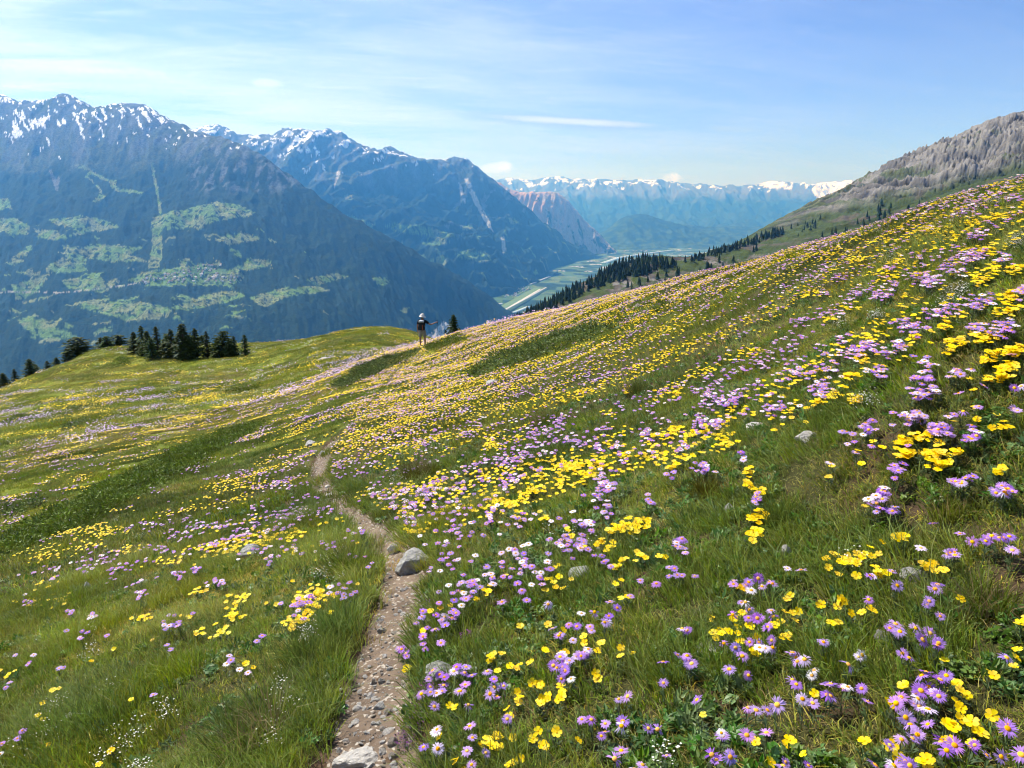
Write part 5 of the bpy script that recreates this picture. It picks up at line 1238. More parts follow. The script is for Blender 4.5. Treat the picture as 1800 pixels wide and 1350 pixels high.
wk = (rng.random(len(wx)) < .55) | (wy < 900); x, y, ok = place_heads(wx[wk], wy[wk], 0.08); x2, y2, r2 = polar_sample(2500, 3, 40, -44, 44, .3); k = fbm(x2 / 1.5, y2 / 1.5, 3, 1301) > .32
x = np.concatenate([x, x2[k]]); y = np.concatenate([y, y2[k]]); k = path_zone(x, y) > 1.2; x, y = x[k], y[k]; n = len(x)
scatter('white_flowers', np.stack([x, y, G(x, y)], -1), np.stack([np.zeros(n), np.full(n, -.2), rng.uniform(0, 6.28, n)], -1), rng.uniform(.6, 1.1, (n, 1)) * np.ones((n, 3)), rng.integers(0, 3, n), wv, np.ones((n, 3)), 'tiny white flowers sprinkled through the grass', 'white flowers')
# ------------------------------------------------------------------ plants one could count: juniper mats, tussocks, thyme, trees
VC = leaf_mat('tussock_blade', (1, 1, 1), 0.4, 0.5, 0.01, 0.08, 0.1, 0.3, attr='vc')
def ground_poly(poly):
    q, ok = hit_ground([a for a, b in poly], [b for a, b in poly], G); return q[:, :2]
JUN = leaf_mat('juniper_needles', (0.078, 0.108, 0.016), 0.22, 0.6, 0.01, 0.1, 0.15, 0.25, attr='vc')
def sprig(seed, n=34):
    """a low dome of short needle sprays"""
    rr = np.random.default_rng(seed); V, F, C = [], [], []
    for k in range(n):
        a = rr.uniform(0, 6.283); e = rr.uniform(0.1, 1.4); d = np.array([math.cos(a) * math.cos(e), math.sin(a) * math.cos(e), math.sin(e) * .75]); p = d * rr.uniform(.55, 1.0)
        t = np.cross(d, rr.normal(0, 1, 3)); t /= np.linalg.norm(t); u = d + rr.normal(0, .35, 3); l = rr.uniform(.22, .4); w = rr.uniform(.05, .1)
        i = len(V); V += [p - t * w, p + t * w, p + u * l]; F.append((i, i + 1, i + 2)); c = rr.uniform(.6, 1.7); C += [(c, c * rr.uniform(.9, 1.08), c * .9)] * 3
    return np.array(V), np.array(F), np.array(C)
SPR = [sprig(s) for s in range(5)]
def juniper(poly, label, size=0.22, dens=26.0, height=0.8):
    pg = ground_poly(poly); lo, hi = pg.min(0), pg.max(0)
    n = int((hi - lo).prod() * dens); n = min(n, 60000)
    c = rng.uniform(lo, hi, (n, 2)); wob = c + 0.25 * np.stack([fbm(c[:, 0] / .8, c[:, 1] / .8, 2, 1401), fbm(c[:, 0] / .8, c[:, 1] / .8, 2, 1411)], -1)
    c = c[in_poly(wob[:, 0], wob[:, 1], [tuple(p) for p in pg])][:1500]
    if len(c) < 3: return
    z = G(c[:, 0], c[:, 1]); V, F, C = [], [], []; k = 0; o0 = np.array([c[:, 0].mean(), c[:, 1].mean(), 0]); o0[2] = G(o0[0], o0[1])
    hn = fbm(c[:, 0] / 1.2, c[:, 1] / 1.2, 2, 1421)
    for i in range(len(c)):
        v, f, cc = SPR[i % 5]; s = size * rng.uniform(.7, 1.35); a = rng.uniform(0, 6.28)
        m = np.array([[math.cos(a), -math.sin(a), 0], [math.sin(a), math.cos(a), 0], [0, 0, height]])
        V.append(v @ m.T * s + [c[i, 0], c[i, 1], z[i] + 0.10 * max(hn[i] + .3, 0)] - o0); F.append(f + k); k += len(v)
        C.append(cc * (1 + .5 * hn[i] + rng.uniform(-.15, .15)))
    root = empty('juniper_mat', o0); obj('foliage', make_mesh('foliage', np.concatenate(V), np.concatenate(F), JUN, False, np.concatenate(C).clip(.2, 3)), root)
    mb = MB()
    for i in range(0, len(c), max(1, len(c) // 14)): mb.tube([(c[i, 0] - o0[0], c[i, 1] - o0[1], z[i] - o0[2] - .02), (c[i, 0] - o0[0] + .05, c[i, 1] - o0[1] + .1, z[i] - o0[2] + .1)], [.012, .005], 4)
    obj('stem', mb.mesh('stem', [BARK]), root)
    tag(root, label, 'juniper', 'juniper mats on the slope')
BARK = plain_mat('conifer_bark', (0.085, 0.062, 0.045), 0.9, 0.1, 8.0, 0.35, 0.5)
juniper([(0, 985), (0, 950), (60, 915), (130, 885), (200, 850), (270, 810), (350, 772), (420, 750), (475, 742), (450, 760), (380, 800), (300, 845), (200, 898), (100, 945), (30, 980)], 'long dark green juniper mat running diagonally up the left slope')
juniper([(580, 685), (600, 665), (650, 640), (700, 625), (742, 614), (732, 627), (690, 648), (640, 670), (600, 688)], 'dark juniper mat beside the path just left of the hiker', .3, 12)
juniper([(745, 616), (790, 597), (832, 594), (800, 608), (760, 622)], 'narrow dark juniper mat right of the hiker below the skyline', .3, 10)
juniper([(820, 658), (880, 627), (950, 598), (1020, 578), (1085, 574), (1090, 583), (1030, 607), (960, 632), (880, 653), (835, 670)], 'broad dark juniper patch in mid slope right of the hiker', .3, 10)
juniper([(0, 912), (40, 890), (78, 878), (72, 890), (20, 914)], 'short dark juniper strip at the left edge above the long mat', .22, 24)
juniper([(398, 692), (430, 682), (455, 680), (448, 688), (415, 695)], 'small dark juniper spot in the middle of the far left meadow', .4, 5)
juniper([(110, 752), (150, 740), (162, 742), (130, 756)], 'small dark juniper spot low in the far left meadow', .4, 5)
juniper([(0, 746), (30, 732), (55, 732), (30, 746)], 'small dark juniper spot at the left edge of the far meadow', .4, 5)
juniper([(120, 720), (146, 712), (150, 718), (128, 726)], 'tiny dark juniper spot in the far left meadow', .4, 5)
juniper([(196, 640), (215, 630), (232, 634), (222, 644), (205, 646)], 'dark dwarf juniper in the hollow below the conifer clump', .5, 3)
juniper([(1080, 575), (1160, 545), (1180, 548), (1110, 572)], 'thin dark juniper streak near the skyline rock', .3, 8)

TUSS = [(745, 842, 104, 66, (.85, .62, .5), 'big rusty-green grass tussock right of the path bend'), (1392, 918, 62, 52, (1, 1, .9), 'dense dark grass tussock above the narrow upright stone'), (1248, 872, 62, 40, (1.1, .8, .6), 'brownish grass tussock beside the small grey stone'),
        (962, 748, 66, 30, (.9, .95, .9), 'dark grass tussock in mid slope among asters'), (1122, 694, 54, 36, (.9, .8, .7), 'upright dark grass tussock high in mid slope'), (1470, 745, 80, 36, (1, 1, .9), 'spreading grass tussock right of the bright white stone'),
        (500, 1200, 130, 90, (.9, 1, .9), 'long-bladed grass tussock left of the path, beside the bare earth'), (430, 1330, 170, 110, (.85, .9, .8), 'largest dark grass tussock at the bottom left of the path'), (590, 1130, 80, 80, (1.0, 1.1, .9), 'soft green grass tussock overhanging the left path edge'),
        (612, 1010, 70, 60, (1.0, 1.05, .9), 'green grass tussock with white flowers left of the boulder'), (1690, 910, 90, 44, (1.2, 1.05, .9), 'pale dry-tipped grass tussock near the right edge'), (1740, 1090, 120, 70, (1.1, 1.1, .9), 'bleached-tipped grass tussock at the right edge')]
for (px, py, w, h, tone, lab) in TUSS:
    q, ok = hit_ground([px], [py], G); q = q[0]; dep = project(q)[2]; wm, hm = w * dep / FPX, h * dep / FPX
    T = []; base = np.array([0.10, 0.135, 0.020]) * np.array(tone)
    for k in range(int(np.clip(wm / .05, 5, 26))):
        a, d = U(0, 6.28), wm * .36 * math.sqrt(rnd.random()); xx, yy = d * math.cos(a), d * math.sin(a)
        T.append((xx, yy, 60, min(hm, .26) * U(.75, 1.0), .06, .0036, .75, .7, base * U(.7, 1.3) if rnd.random() < .86 else np.array([.2, .16, .07])))
    o = obj('grass_tussock', blades(T, int(px), VC, 'grass_tussock'), None, (q[0], q[1] + wm * .2, G(q[0], q[1] + wm * .2) - .005)); o.rotation_euler = (0.1, -.2, 0)
    tag(o, lab, 'tussock', 'grass tussocks in the meadow')

THL = leaf_mat('thyme_leaf', (0.045, 0.075, 0.025), 0.25, 0.6)
for (px, py, w, h, n, lab) in ((747, 1074, 34, 30, 90, 'low purple thyme clump at the path edge above the aster bank'), (722, 1300, 56, 66, 150, 'purple thyme clump spilling over the path edge at the bottom'), (820, 1128, 24, 14, 40, 'small purple thyme clump under the aster bank'), (745, 1235, 40, 30, 70, 'loose purple thyme clump below the lichen-spotted stone')):
    q, ok = hit_ground([px], [py], G); q = q[0]; dep = project(q)[2]; wm, hm = w * dep / FPX, h * dep / FPX
    root = empty('thyme_clump', q); fl, lf = MB(), MB()
    for k in range(n):
        a, d = U(0, 6.28), .55 * wm * math.sqrt(rnd.random()); xx, yy = d * math.cos(a), d * math.sin(a) * 1.5 + wm * .3
        zz = float(G(q[0] + xx, q[1] + yy) - q[2]) + U(.015, .05)
        for e in range(5):
            c = Vector((xx + U(-.006, .006), yy + U(-.006, .006), zz + U(-.004, .01))); s = .0035; fl.add([c + Vector((U(-s, s), U(-s, s), U(-s, s))) for _ in range(3)] , [(0, 1, 2)])
        for e in range(4):
            c = Vector((xx + U(-.01, .01), yy + U(-.01, .01), zz - U(.005, .03))); s = .006; lf.add([c + Vector((U(-s, s), U(-s, s), U(-s, s))) for _ in range(3)], [(0, 1, 2)])
    obj('flowers', fl.mesh('flowers', [THYME]), root); obj('leaves', lf.mesh('leaves', [THL]), root)
    tag(root, lab, 'thyme', 'thyme clumps by the path')

# ---- conifers
NEEDLE = leaf_mat('conifer_needles', (0.042, 0.072, 0.020), 0.2, 0.7, 0.015, 0.12, 0.2, 0.15, attr='vc')
def conifer(seed, width, branches=130, sprays=7, round_top=0.0):
    rr = np.random.default_rng(seed); V, F, C = [], [], []; tr = MB()
    tr.tube([(0, 0, -.03), (rr.normal(0, .01), 0, .3), (rr.normal(0, .01), 0, .7), (0, 0, .98)], [.030, .022, .012, .003], 6)
    for b in range(branches):
        t = 0.06 + 0.92 * (b / branches) ** 0.9; a = b * 2.39996 + rr.normal(0, .3)
        prof = (1 - t) ** (0.75 - .35 * round_top) * (0.6 + 0.4 * min(1, t / .15)); L_ = width * prof * rr.uniform(.62, 1.2) + .012
        d = np.array([math.cos(a), math.sin(a), 0]); rise = rr.uniform(-.25, .1) + .35 * t
        tip = np.array([0, 0, t]) + d * L_ + [0, 0, rise * L_]
        if b % 3 == 0: tr.tube([(0, 0, t), tuple(tip * .85 + np.array([0, 0, t]) * .15)], [.006 * (1 - t) + .002, .001], 3, 0, False)
        for s in range(sprays):
            u = (s + rr.random()) / sprays; p = np.array([0, 0, t]) * (1 - u) + tip * u - [0, 0, .03 * u * u]
            e = rr.normal(0, 1, 3) * [1, 1, .45]; e /= np.linalg.norm(e); g_ = d * .8 + rr.normal(0, .5, 3) * [1, 1, .5]; sz = (.020 + .030 * (1 - t)) * rr.uniform(.7, 1.4) * (width / .22) ** .4
            i = len(V); V += [p - e * sz * .7, p + e * sz * .7, p + g_ * sz * 1.3 - [0, 0, sz * .3], p - g_ * sz * .6]; F += [(i, i + 1, i + 2), (i, i + 3, i + 1)]
            c = rr.uniform(.6, 1.5); C += [(c * 1.05, c, c * .9)] * 4
    return make_mesh('crown', np.array(V), np.array(F), NEEDLE, False, np.array(C)), tr.mesh('trunk', [BARK])
CON = [conifer(1, .20), conifer(2, .24), conifer(3, .30, 150, 8), conifer(4, .18), conifer(5, .42, 170, 9, .8), conifer(6, .27)]
TREES = [  # px, top py, base py or None (base hidden behind the brow), distance, variant, label
    (253, 571, 626, 0, 1, 'tallest pointed conifer at the left of the clump on the knoll'), (238, 582, 622, 0, 2, 'short broad conifer at the left end of the clump on the knoll'), (279, 572, 628, 0, 0, 'slim conifer in the clump, second peak from the left'),
    (268, 592, 632, 0, 5, 'low dark conifer in front of the second peak of the clump'), (304, 577, 630, 0, 1, 'mid-height conifer third from the left in the clump'), (325, 567, 632, 0, 2, 'tall dense conifer in the middle of the clump'),
    (314, 592, 630, 0, 5, 'lower conifer just left of the clump centre'), (346, 575, 630, 0, 0, 'slender dark conifer right of the clump centre'), (366, 581, 629, 0, 3, 'narrow conifer fifth peak in the clump'),
    (395, 581, 628, 0, 4, 'broad rounded pine in the right half of the clump'), (384, 592, 629, 0, 2, 'low bushy conifer left of the broad pine'), (413, 590, 627, 0, 5, 'small conifer between the broad pine and the last tree'), (432, 587, 626, 0, 1, 'lone pointed conifer at the right end of the clump'),
    (292, 585, None, 200, 3, 'thin conifer peeping behind the left part of the clump'), (354, 588, None, 205, 1, 'dark conifer filling the gap behind the clump centre'),
    (186, 590, None, 168, 2, 'small dark pine behind the yellow crest of the knoll, nearer the clump'), (207, 588, None, 170, 4, 'rounded small pine on the crest of the knoll beside the clump'), (176, 592, None, 172, 3, 'thin little conifer behind the yellow crest of the knoll'),
    (134, 592, None, 150, 4, 'large round-crowned tree below the crest at left'), (150, 606, None, 149, 2, 'dark conifer leaning into the large round-crowned tree'), (116, 612, None, 149, 5, 'lower conifer left of the large round-crowned tree'),
    (50, 630, None, 138, 1, 'pointed conifer rising behind the brow near the left edge'), (62, 640, None, 140, 5, 'small conifer right of the pointed one near the left edge'), (24, 648, None, 136, 3, 'thin conifer second from the left edge'), (4, 655, None, 135, 2, 'conifer cut by the left edge of the picture'),
    (82, 634, None, 145, 5, 'bushy conifer between the left edge and the round-crowned tree'), (98, 628, None, 147, 2, 'dark bushy conifer next left of the round-crowned tree'), (36, 664, None, 147, 0, 'low conifer top between two left edge trees'),
    (262, 580, 627, 0, 2, 'bushy conifer squeezed between the two left peaks of the clump'), (336, 588, 632, 0, 4, 'low rounded conifer at the foot of the clump centre'), (406, 596, 628, 0, 4, 'low rounded conifer right of the broad pine'), (292, 594, 630, 0, 2, 'low bushy conifer below the third peak of the clump'),
    (797, 552, None, 62, 2, 'young spruce standing behind the brow right of the hiker'), (783, 580, None, 61, 5, 'tiny spruce beside the young spruce right of the hiker')]
for (px, top, base, dist, v, lab) in TREES:
    if base is not None:
        q, ok = hit_ground([px], [base], G); q = q[0]
    else:
        d = ray(px, top); th_ = math.atan2(d[0], d[1]); q = np.array([dist * math.sin(th_), dist * math.cos(th_), 0.0]); q[2] = G(q[0], q[1])
    d = ray(px, top); zt = d[2] / math.hypot(d[0], d[1]) * math.hypot(q[0], q[1]); H = max(zt - q[2], .8)
    root = empty('conifer', q); root.rotation_euler[2] = U(0, 6.28); wd = U(1.15, 1.5) if base is not None else (U(1.7, 2.3) if px < 500 else 1.2)
    for nm, me in (('crown', CON[v][0]), ('trunk', CON[v][1])):
        p = obj(nm, me, root); p.scale = (H * wd, H * wd, H)
    tag(root, lab, 'tree', 'conifers on the left knoll' if px < 500 else None)

# ---- pines on the spur across the gully: too small to show parts
def spur_pine(seed, w):
    rr = random.Random(seed); mb = MB()
    mb.tube([(0, 0, -.1), (0, 0, .3)], [.03, .02], 4, 1, False)
    for (z0, z1, r_) in ((.08, .48, w), (.28, .74, w * .75), (.52, 1.0, w * .48)):
        V = []
        for k in range(9): a = 6.2832 * k / 9; q = r_ * rr.uniform(.6, 1.2); V.append((q * math.cos(a), q * math.sin(a), z0 + rr.uniform(-.04, .04)))
        V.append((rr.uniform(-.02, .02), 0, z1)); mb.add(V, [(k, (k + 1) % 9, 9) for k in range(9)])
    return mb.mesh('spur_pine', [SPUR, BARK])
SPUR = leaf_mat('spur_pine_needles', (0.020, 0.038, 0.014), 0.1, 0.8, 0.02, 0.15, 0.3, 0.1)
SP = [spur_pine(s, w) for s, w in enumerate((.2, .26, .32, .24))]
sp = []
def scat_poly(poly, n, hp): 
    xs_, ys_ = [a for a, b in poly], [b for a, b in poly]; m = 0
    while m < n:
        a, b = U(min(xs_), max(xs_)), U(min(ys_), max(ys_))
        if in_poly(np.array([a]), np.array([b]), poly)[0]: sp.append((a, b, hp * U(.7, 1.25))); m += 1
N_SETS = []
for poly, n, hp, lab in (
    ([(1040, 494), (1090, 464), (1130, 458), (1165, 460), (1190, 470), (1140, 486), (1080, 498), (1050, 510)], 260, 15, 'dark pine in the dense wood on the hump of the spur'),
    ([(885, 574), (930, 551), (985, 522), (1040, 493), (1046, 505), (1000, 535), (940, 566), (900, 582)], 230, 14, 'dark pine on the lower descending edge of the spur'),
    ([(1190, 464), (1240, 449), (1290, 433), (1330, 419), (1375, 408), (1378, 416), (1330, 430), (1280, 446), (1220, 464)], 150, 11, 'small dark pine along the ridge line between spur and peak'),
    ([(1080, 512), (1190, 480), (1200, 490), (1110, 522)], 14, 14, 'scattered pine on the bare slope below the wooded hump'),
    ([(1210, 482), (1330, 440), (1345, 452), (1240, 490)], 16, 15, 'scattered pine on the brown slope right of the gully'),
    ([(1380, 405), (1440, 385), (1450, 400), (1400, 418)], 14, 9, 'small pine under the ridge where the rock begins'),
    ([(1522, 388), (1548, 362), (1568, 368), (1566, 384), (1536, 396)], 12, 16, 'pine in the dark knot of trees just above the flowery skyline'),
    ([(1410, 432), (1520, 385), (1525, 398), (1430, 440)], 16, 12, 'pine dotted on the green slope above the flowery skyline'),
    ([(1580, 362), (1700, 315), (1720, 320), (1600, 372)], 10, 8, 'tiny pine on the green alp below the rock wall')):
    k0 = len(sp); scat_poly(poly, n, hp); N_SETS.append((k0, len(sp), lab))
a = np.array(sp); Q, ok = mR.hit(a[:, 0], a[:, 1], 620, 3900)
wood = []
for (k0, k1, lab) in N_SETS:
    for i in range(k0, k1):
        if not ok[i]: continue
        if (i - k0) >= 60: wood.append(i); continue                     # the rest of the wood reads as one mass
        o = obj('pine_tree', SP[i % 4], None, Q[i]); H = a[i, 2] * project(Q[i])[2] / FPX; o.scale = (H, H, H); o.rotation_euler[2] = U(0, 6.28)
        tag(o, lab, 'tree', lab.replace('dark ', '').replace('pine', 'pines', 1))

H_ = a[wood, 2] * project(Q[wood])[2] / FPX; nw = len(wood)
scatter('spur_wood', Q[wood], np.stack([np.zeros(nw), np.zeros(nw), rng.uniform(0, 6.28, nw)], -1), H_[:, None] * np.ones((nw, 3)), rng.integers(0, 4, nw), SP, np.ones((nw, 3)), 'close-set pine wood cloaking the spur across the gully', 'forest')
# ---- houses of the mountain village and of the valley
def house_mesh(wall, roof, l, w, h):
    mb = MB(); x, y = l / 2, w / 2
    mb.add([(-x, -y, -4), (x, -y, -4), (x, y, -4), (-x, y, -4), (-x, -y, h), (x, -y, h), (x, y, h), (-x, y, h), (-x, 0, h + w * .35), (x, 0, h + w * .35)], [(0, 1, 5, 4), (2, 3, 7, 6), (1, 2, 6, 9, 5), (3, 0, 4, 8, 7)], 0)
    e = .8; z = h - .3
    mb.add([(-x - e, -y - e, z), (x + e, -y - e, z), (x + e, 0, h + w * .35 + .4), (-x - e, 0, h + w * .35 + .4), (-x - e, y + e, z), (x + e, y + e, z)], [(0, 1, 2, 3), (3, 2, 5, 4)], 1)
    return mb.mesh('house', [wall, roof])
wl = [plain_mat('house_wall_white', (0.66, 0.64, 0.60), .9), plain_mat('house_wall_wood', (0.16, 0.10, 0.06), .9), plain_mat('house_wall_cream', (0.55, 0.48, 0.38), .9)]
rf = [plain_mat('roof_slate', (0.17, 0.17, 0.18), .8), plain_mat('roof_brown', (0.20, 0.12, 0.08), .8), plain_mat('roof_pale', (0.45, 0.45, 0.46), .8)]
HM = [house_mesh(wl[i % 3], rf[j % 3], *dim) for i, j, dim in ((0, 0, (14, 11, 8)), (1, 0, (11, 9, 7)), (2, 1, (16, 11, 9)), (0, 2, (20, 12, 8)), (0, 1, (12, 10, 10)))]
hp = []
def scat_h(poly, n):
    m = 0; xs_, ys_ = [a for a, b in poly], [b for a, b in poly]
    while m < n:
        c = (U(min(xs_), max(xs_)), U(min(ys_), max(ys_)))
        if in_poly(np.array([c[0]]), np.array([c[1]]), poly)[0]: hp.append(c); m += 1
scat_h([(246, 494), (262, 489), (300, 480), (330, 474), (368, 474), (390, 482), (432, 493), (405, 498), (350, 496), (300, 500), (255, 501)], 105)
scat_h([(330, 474), (345, 466), (392, 466), (388, 478)], 16)
a = np.array(hp); Q, ok = mA.hit(a[:, 0], a[:, 1], 5200, 9600)
for i in range(len(a)):
    if not ok[i]: continue
    o = obj('house', HM[i % 5], None, Q[i]); o.rotation_euler[2] = U(-.5, .5); tag(o, 'small pale house in the village on the mountain shelf', 'house', 'houses of the mountain village')
hp = []; scat_h([(886, 521), (905, 506), (925, 502), (936, 508), (915, 517), (893, 526)], 60)
for i, c in enumerate(hp):
    o = obj('house', HM[(i * 3) % 5], None, floor_pt(*c, -10)); o.rotation_euler[2] = U(0, 3); o.scale = (1.3, 1.3, 1.3); tag(o, 'tiny house in the valley town beside the runway', 'house', 'houses of the valley town')
for i, c in enumerate(((868, 541), (872, 538), (863, 545), (878, 535), (852, 551), (840, 556))):
    o = obj('warehouse', HM[3], None, floor_pt(*c, -10)); o.scale = (4, 3, 1.5); o.rotation_euler[2] = .6; tag(o, 'long white shed on the valley floor between river and town', 'shed', 'sheds beside the river')

# ------------------------------------------------------------------ the hiker
q, ok = hit_ground([743], [610], G); HK = Vector(q[0])
def skinned(name, joints, edges, mat, parent, root=0, sub=2):
    names = list(joints); me = bpy.data.meshes.new(name)
    me.from_pydata([joints[k][0] for k in names], [(names.index(a), names.index(b)) for a, b in edges], []); me.update()
    o = obj(name, me, parent)
    md = o.modifiers.new('skin', 'SKIN'); md.use_smooth_shade = True
    for k, sv in zip(names, me.skin_vertices[0].data):
        r_ = joints[k][1]; sv.radius = r_ if isinstance(r_, tuple) else (r_, r_); sv.use_root = (k == names[root])
    s = o.modifiers.new('sub', 'SUBSURF'); s.levels = sub; s.render_levels = sub
    me.materials.append(mat); return o
SKIN = plain_mat('tanned_skin', (0.30, 0.155, 0.095), .6, .3); SHIRT = plain_mat('black_shirt', (0.012, 0.013, 0.017), .85, .2); SHORT = plain_mat('khaki_shorts', (0.26, 0.25, 0.21), .9, .1, 18, .15)
HATM = plain_mat('pale_sun_hat', (0.62, 0.60, 0.54), .9, .1); SHOE = plain_mat('grey_boots', (0.34, 0.35, 0.34), .8, .2); PACK = plain_mat('black_pack', (0.018, 0.020, 0.022), .8, .2); PACKG = plain_mat('light_grey_pack_lid', (0.42, 0.46, 0.49), .8, .2)
ORANGE = plain_mat('orange_strap', (0.55, 0.12, 0.04), .7, .2); POLE = plain_mat('dark_pole', (0.05, 0.05, 0.055), .4, .5, metallic=.6); HAIR = plain_mat('dark_hair', (0.03, 0.024, 0.02), .8, .2)
person = empty('person', HK)
J = {'pelvis': ((0, 0, .96), (.15, .11)), 'spine': ((0, .01, 1.14), (.135, .10)), 'chest': ((0, .02, 1.34), (.165, .11)), 'neck': ((0, .04, 1.50), .055), 'skull': ((.012, .07, 1.585), .072), 'head': ((.015, .085, 1.66), .092), 'crown': ((.018, .085, 1.735), .07), 'nose': ((.02, .185, 1.645), .018),
     'hipL': ((-.095, 0, .90), .088), 'kneeL': ((-.115, .03, .50), .058), 'calfL': ((-.118, .0, .36), .056), 'ankleL': ((-.12, -.02, .10), .040), 'toeL': ((-.135, .13, .04), .036),
     'hipR': ((.095, 0, .90), .088), 'kneeR': ((.125, .04, .50), .058), 'calfR': ((.135, .01, .36), .056), 'ankleR': ((.145, -.01, .10), .040), 'toeR': ((.175, .14, .04), .036),
     'shL': ((-.185, .02, 1.42), .066), 'elL': ((-.255, -.01, 1.14), .043), 'wrL': ((-.25, .06, .90), .029), 'haL': ((-.245, .08, .83), .030),
     'shR': ((.185, .02, 1.42), .066), 'elR': ((.45, .09, 1.22), .043), 'wrR': ((.70, .20, 1.31), .029), 'haR': ((.765, .225, 1.335), .030)}
E = [('pelvis', 'spine'), ('spine', 'chest'), ('chest', 'neck'), ('neck', 'skull'), ('skull', 'head'), ('head', 'crown'), ('head', 'nose'), ('pelvis', 'hipL'), ('hipL', 'kneeL'), ('kneeL', 'calfL'), ('calfL', 'ankleL'), ('ankleL', 'toeL'), ('pelvis', 'hipR'), ('hipR', 'kneeR'), ('kneeR', 'calfR'), ('calfR', 'ankleR'), ('ankleR', 'toeR'),
     ('chest', 'shL'), ('shL', 'elL'), ('elL', 'wrL'), ('wrL', 'haL'), ('chest', 'shR'), ('shR', 'elR'), ('elR', 'wrR'), ('wrR', 'haR')]
for s, hx, hy, hz in (('L', -.245, .08, .83), ('R', .765, .225, 1.335)):
    for k in range(5):
        o_ = (k - 2) * .017
        if s == 'L': pts = [(hx, hy + o_, hz - .045), (hx + .012, hy + o_, hz - .085 + abs(o_) * .5)] if k else [(hx + .03, hy + .02, hz - .01), (hx + .035, hy + .03, hz - .05)]
        else: pts = [(hx + .05, hy + .005, hz + o_), (hx + .045, hy + .045, hz + o_)] if k else [(hx + .02, hy - .035, hz + .02), (hx + .05, hy - .02, hz + .045)]
        J['f%s%da' % (s, k)] = (pts[0], .0095); J['f%s%db' % (s, k)] = (pts[1], .008); E += [('ha' + s, 'f%s%da' % (s, k)), ('f%s%da' % (s, k), 'f%s%db' % (s, k))]
skinned('body', J, E, SKIN, person)
S = {'waist': ((0, .0, .98), (.175, .13)), 'spine': ((0, .01, 1.15), (.17, .125)), 'chest': ((0, .02, 1.35), (.20, .135)), 'collar': ((0, .035, 1.47), .085), 'shL': ((-.19, .02, 1.42), .088), 'slL': ((-.235, .0, 1.24), .075), 'shR': ((.19, .02, 1.42), .088), 'slR': ((.36, .06, 1.29), .075)}
skinned('shirt', S, [('waist', 'spine'), ('spine', 'chest'), ('chest', 'collar'), ('chest', 'shL'), ('shL', 'slL'), ('chest', 'shR'), ('shR', 'slR')], SHIRT, person)
S = {'belt': ((0, 0, 1.0), (.17, .125)), 'seat': ((0, -.005, .88), (.185, .14)), 'thL': ((-.1, .0, .80), .115), 'hemL': ((-.115, .02, .55), .108), 'thR': ((.1, .0, .80), .115), 'hemR': ((.122, .03, .55), .108)}
skinned('shorts', S, [('belt', 'seat'), ('seat', 'thL'), ('thL', 'hemL'), ('seat', 'thR'), ('thR', 'hemR')], SHORT, person)
for x0, x1, y1 in ((-.12, -.138, .14), (.145, .178, .15)):
    bt = skinned('boot', {'cuff': ((x0, -.02, .13), .058), 'heel': ((x0, -.03, .045), .052), 'ball': ((x0 * .4 + x1 * .6, .07, .04), .05), 'toe': ((x1, y1, .036), .042)}, [('cuff', 'heel'), ('heel', 'ball'), ('ball', 'toe')], SHOE, person)
    mb = MB(); mb.tube([(x0, -.06, .012), (x1, y1 + .02, .012)], [.042, .038], 8); obj('sole', mb.mesh('sole', [SHIRT]), bt)
mb = MB()
prof = [(.19, 1.655), (.185, 1.665), (.115, 1.70), (.108, 1.76), (.085, 1.81), (.03, 1.825)]
V = [(.02 + r_ * math.cos(6.2832 * k / 20), .085 + r_ * 1.1 * math.sin(6.2832 * k / 20), z + .035 * math.cos(6.2832 * k / 20) * -1 * (r_ > .15)) for r_, z in prof for k in range(20)]
F = [(i * 20 + k, i * 20 + (k + 1) % 20, (i + 1) * 20 + (k + 1) % 20, (i + 1) * 20 + k) for i in range(5) for k in range(20)] + [tuple(100 + k for k in range(20))]
mb.add(V, F); hat = obj('hat', mb.mesh('hat', [HATM], True), person)
mb = MB(); mb.tube([(.02, .085, 1.703), (.02, .085, 1.725)], [.118, .116], 20, cap=False); obj('hat_band', mb.mesh('hat_band', [SHOE], True), hat)
mb = MB(); mb.dome((.012, .06, 1.60), .098, .10, 12, 4); obj('hair', mb.mesh('hair', [HAIR], True), person)
tag(person, 'hiker seen from behind in dark shirt, pale shorts and sun hat, holding a pole', 'person')
pack = empty('backpack', HK)
def rbox(name, c, s, mat, parent, bev=.03):
    bm = bmesh.new(); bmesh.ops.create_cube(bm, size=1.0)
    for v in bm.verts: v.co = Vector((v.co.x * s[0] * (1 - .12 * (v.co.z > 0)), v.co.y * s[1], v.co.z * s[2])) + Vector(c)
    bmesh.ops.bevel(bm, geom=bm.edges[:], offset=bev, segments=3, profile=.6, affect='EDGES')
    me = bpy.data.meshes.new(name); bm.to_mesh(me); bm.free(); me.materials.append(mat); me.polygons.foreach_set('use_smooth', [True] * len(me.polygons)); return obj(name, me, parent)
rbox('sack', (-.01, -.23, 1.20), (.31, .20, .46), PACK, pack, .05); lid = rbox('lid', (-.01, -.225, 1.445), (.29, .22, .10), PACKG, pack, .035); rbox('buckle', (-.01, -.342, 1.40), (.03, .012, .05), SHIRT, lid, .003); rbox('front_pocket', (-.01, -.345, 1.14), (.23, .06, .28), PACK, pack, .025)
rbox('side_pocket', (-.175, -.23, 1.09), (.05, .14, .18), PACK, pack, .02); rbox('side_pocket', (.155, -.23, 1.09), (.05, .14, .18), PACK, pack, .02); rbox('strap', (.07, -.376, 1.14), (.025, .012, .24), ORANGE, pack, .004)
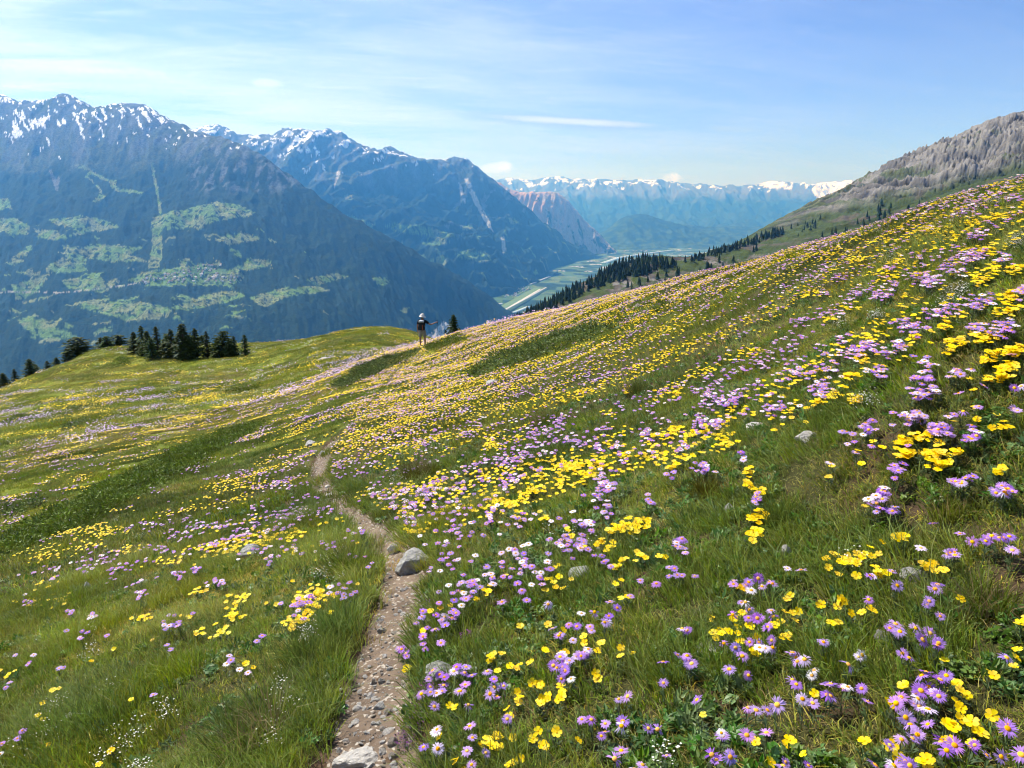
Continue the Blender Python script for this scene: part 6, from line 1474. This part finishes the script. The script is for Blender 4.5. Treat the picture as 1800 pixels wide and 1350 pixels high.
for s in (-1, 1):
    mb = MB(); mb.tube([(s * .10, -.14, 1.44), (s * .12, -.04, 1.52), (s * .13, .12, 1.46), (s * .13, .165, 1.30), (s * .14, .06, 1.12), (s * .13, -.14, 1.05)], [.022] * 6, 6); obj('shoulder_strap', mb.mesh('shoulder_strap', [PACK], True), pack)
tag(pack, "black backpack with pale grey lid on the hiker's back", 'backpack')
hx, hy, hz = .80, .235, 1.335
gp = float(G(HK.x + hx + .02, HK.y + hy + .1) - HK.z)
pole = empty('trekking_pole', (HK.x + hx + .02, HK.y + hy + .1, HK.z + gp))
mb = MB(); mb.tube([(0, 0, -.02), (-.02, -.1, hz - gp - .06)], [.008, .010], 8); obj('shaft', mb.mesh('shaft', [POLE], True), pole)
mb = MB(); mb.tube([(-.02, -.1, hz - gp - .09), (-.022, -.102, hz - gp), (-.024, -.105, hz - gp + .13)], [.016, .019, .022], 8); gr = obj('grip', mb.mesh('grip', [SHIRT], True), pole)
mb = MB(); mb.tube([(-.024, -.105, hz - gp + .12), (-.05, -.11, hz - gp + .06), (-.05, -.11, hz - gp - .02), (-.03, -.105, hz - gp)], [.004] * 4, 5); obj('wrist_strap', mb.mesh('wrist_strap', [SHIRT]), gr)
mb = MB(); mb.dome((-.001, -.005, .05), .035, .02, 10, 2); obj('basket', mb.mesh('basket', [SHIRT]), pole)
tag(pole, "thin dark trekking pole upright in the hiker's right hand", 'pole')

# ------------------------------------------------------------------ what singles out each near flower
MARKS = [((722, 985), 'large grey path boulder'), ((627, 1340), 'pale slab at the path foot'), ((440, 970), 'grey stone left of the path'), ((1421, 767), 'bright white stone'), ((1386, 970), 'narrow upright pale stone'), ((1282, 893), 'small grey stone under the tussock'),
         ((1612, 1012), 'half-buried stone near the right edge'), ((1551, 1122), 'dark grey stone at lower right'), ((1252, 1147), 'flat lichen-covered stone'), ((772, 1185), 'lichen-spotted stone by the path'), ((122, 1262), 'smooth pale stone at lower left'), ((1020, 1008), 'lichened stone beyond the aster bank'),
         ((745, 815), 'big rusty-green tussock'), ((1330, 747), 'slanting grey stone'), ((1062, 967), 'small leaning stone in mid slope'), ((866, 670), 'low grey stone in mid slope'), ((555, 780), 'stones where the path narrows'), ((578, 872), 'flat stone in the path bend'), ((1690, 890), 'pale dry-tipped tussock'), ((962, 735), 'dark tussock among asters'), ((1122, 680), 'upright dark tussock')]
ORD = 'first second third fourth fifth sixth seventh eighth ninth tenth eleventh twelfth thirteenth fourteenth fifteenth sixteenth seventeenth eighteenth nineteenth twentieth'.split()
def ordinal(n):
    if n >= 99: return 'hundred-and-' + ordinal(n - 100) if n > 99 else 'hundredth'
    if n < 20: return ORD[n]
    t, u = divmod(n + 1, 10); tens = ['', '', 'twent', 'thirt', 'fort', 'fift', 'sixt', 'sevent', 'eight', 'ninet']
    return tens[t] + 'ieth' if u == 0 else tens[t] + 'y-' + ORD[u - 1]
buckets = {}
for (root, kind, tone, fx_, fy_, dia_) in FLOWER_LOG:
    dd = [(math.hypot(fx_ - m[0][0], fy_ - m[0][1]), i) for i, m in enumerate(MARKS)]; dd.sort(); d_, i = dd[0]
    dx, dy = fx_ - MARKS[i][0][0], fy_ - MARKS[i][0][1]
    side = ('right of' if dx > 0 else 'left of') if abs(dx) > abs(dy) else ('below' if dy > 0 else 'above')
    buckets.setdefault((kind, i, side), []).append((d_, root, tone))
TONE = {'violet': 'deep violet', 'lilac': 'lilac', 'pale': 'pale lilac', 'whitish': 'faded whitish'}
for (kind, i, side), L_ in buckets.items():
    L_.sort(key=lambda t_: t_[0])
    for n, (d_, root, tone) in enumerate(L_):
        if kind == 'a': tag(root, '%s aster, %s aster %s the %s' % (TONE[tone], ordinal(n), side, MARKS[i][1]), 'aster', 'asters in the near turf')
        else: tag(root, 'yellow rockrose, %s yellow flower %s the %s' % (ordinal(n), side, MARKS[i][1]), 'rockrose', 'yellow rockroses in the near turf')
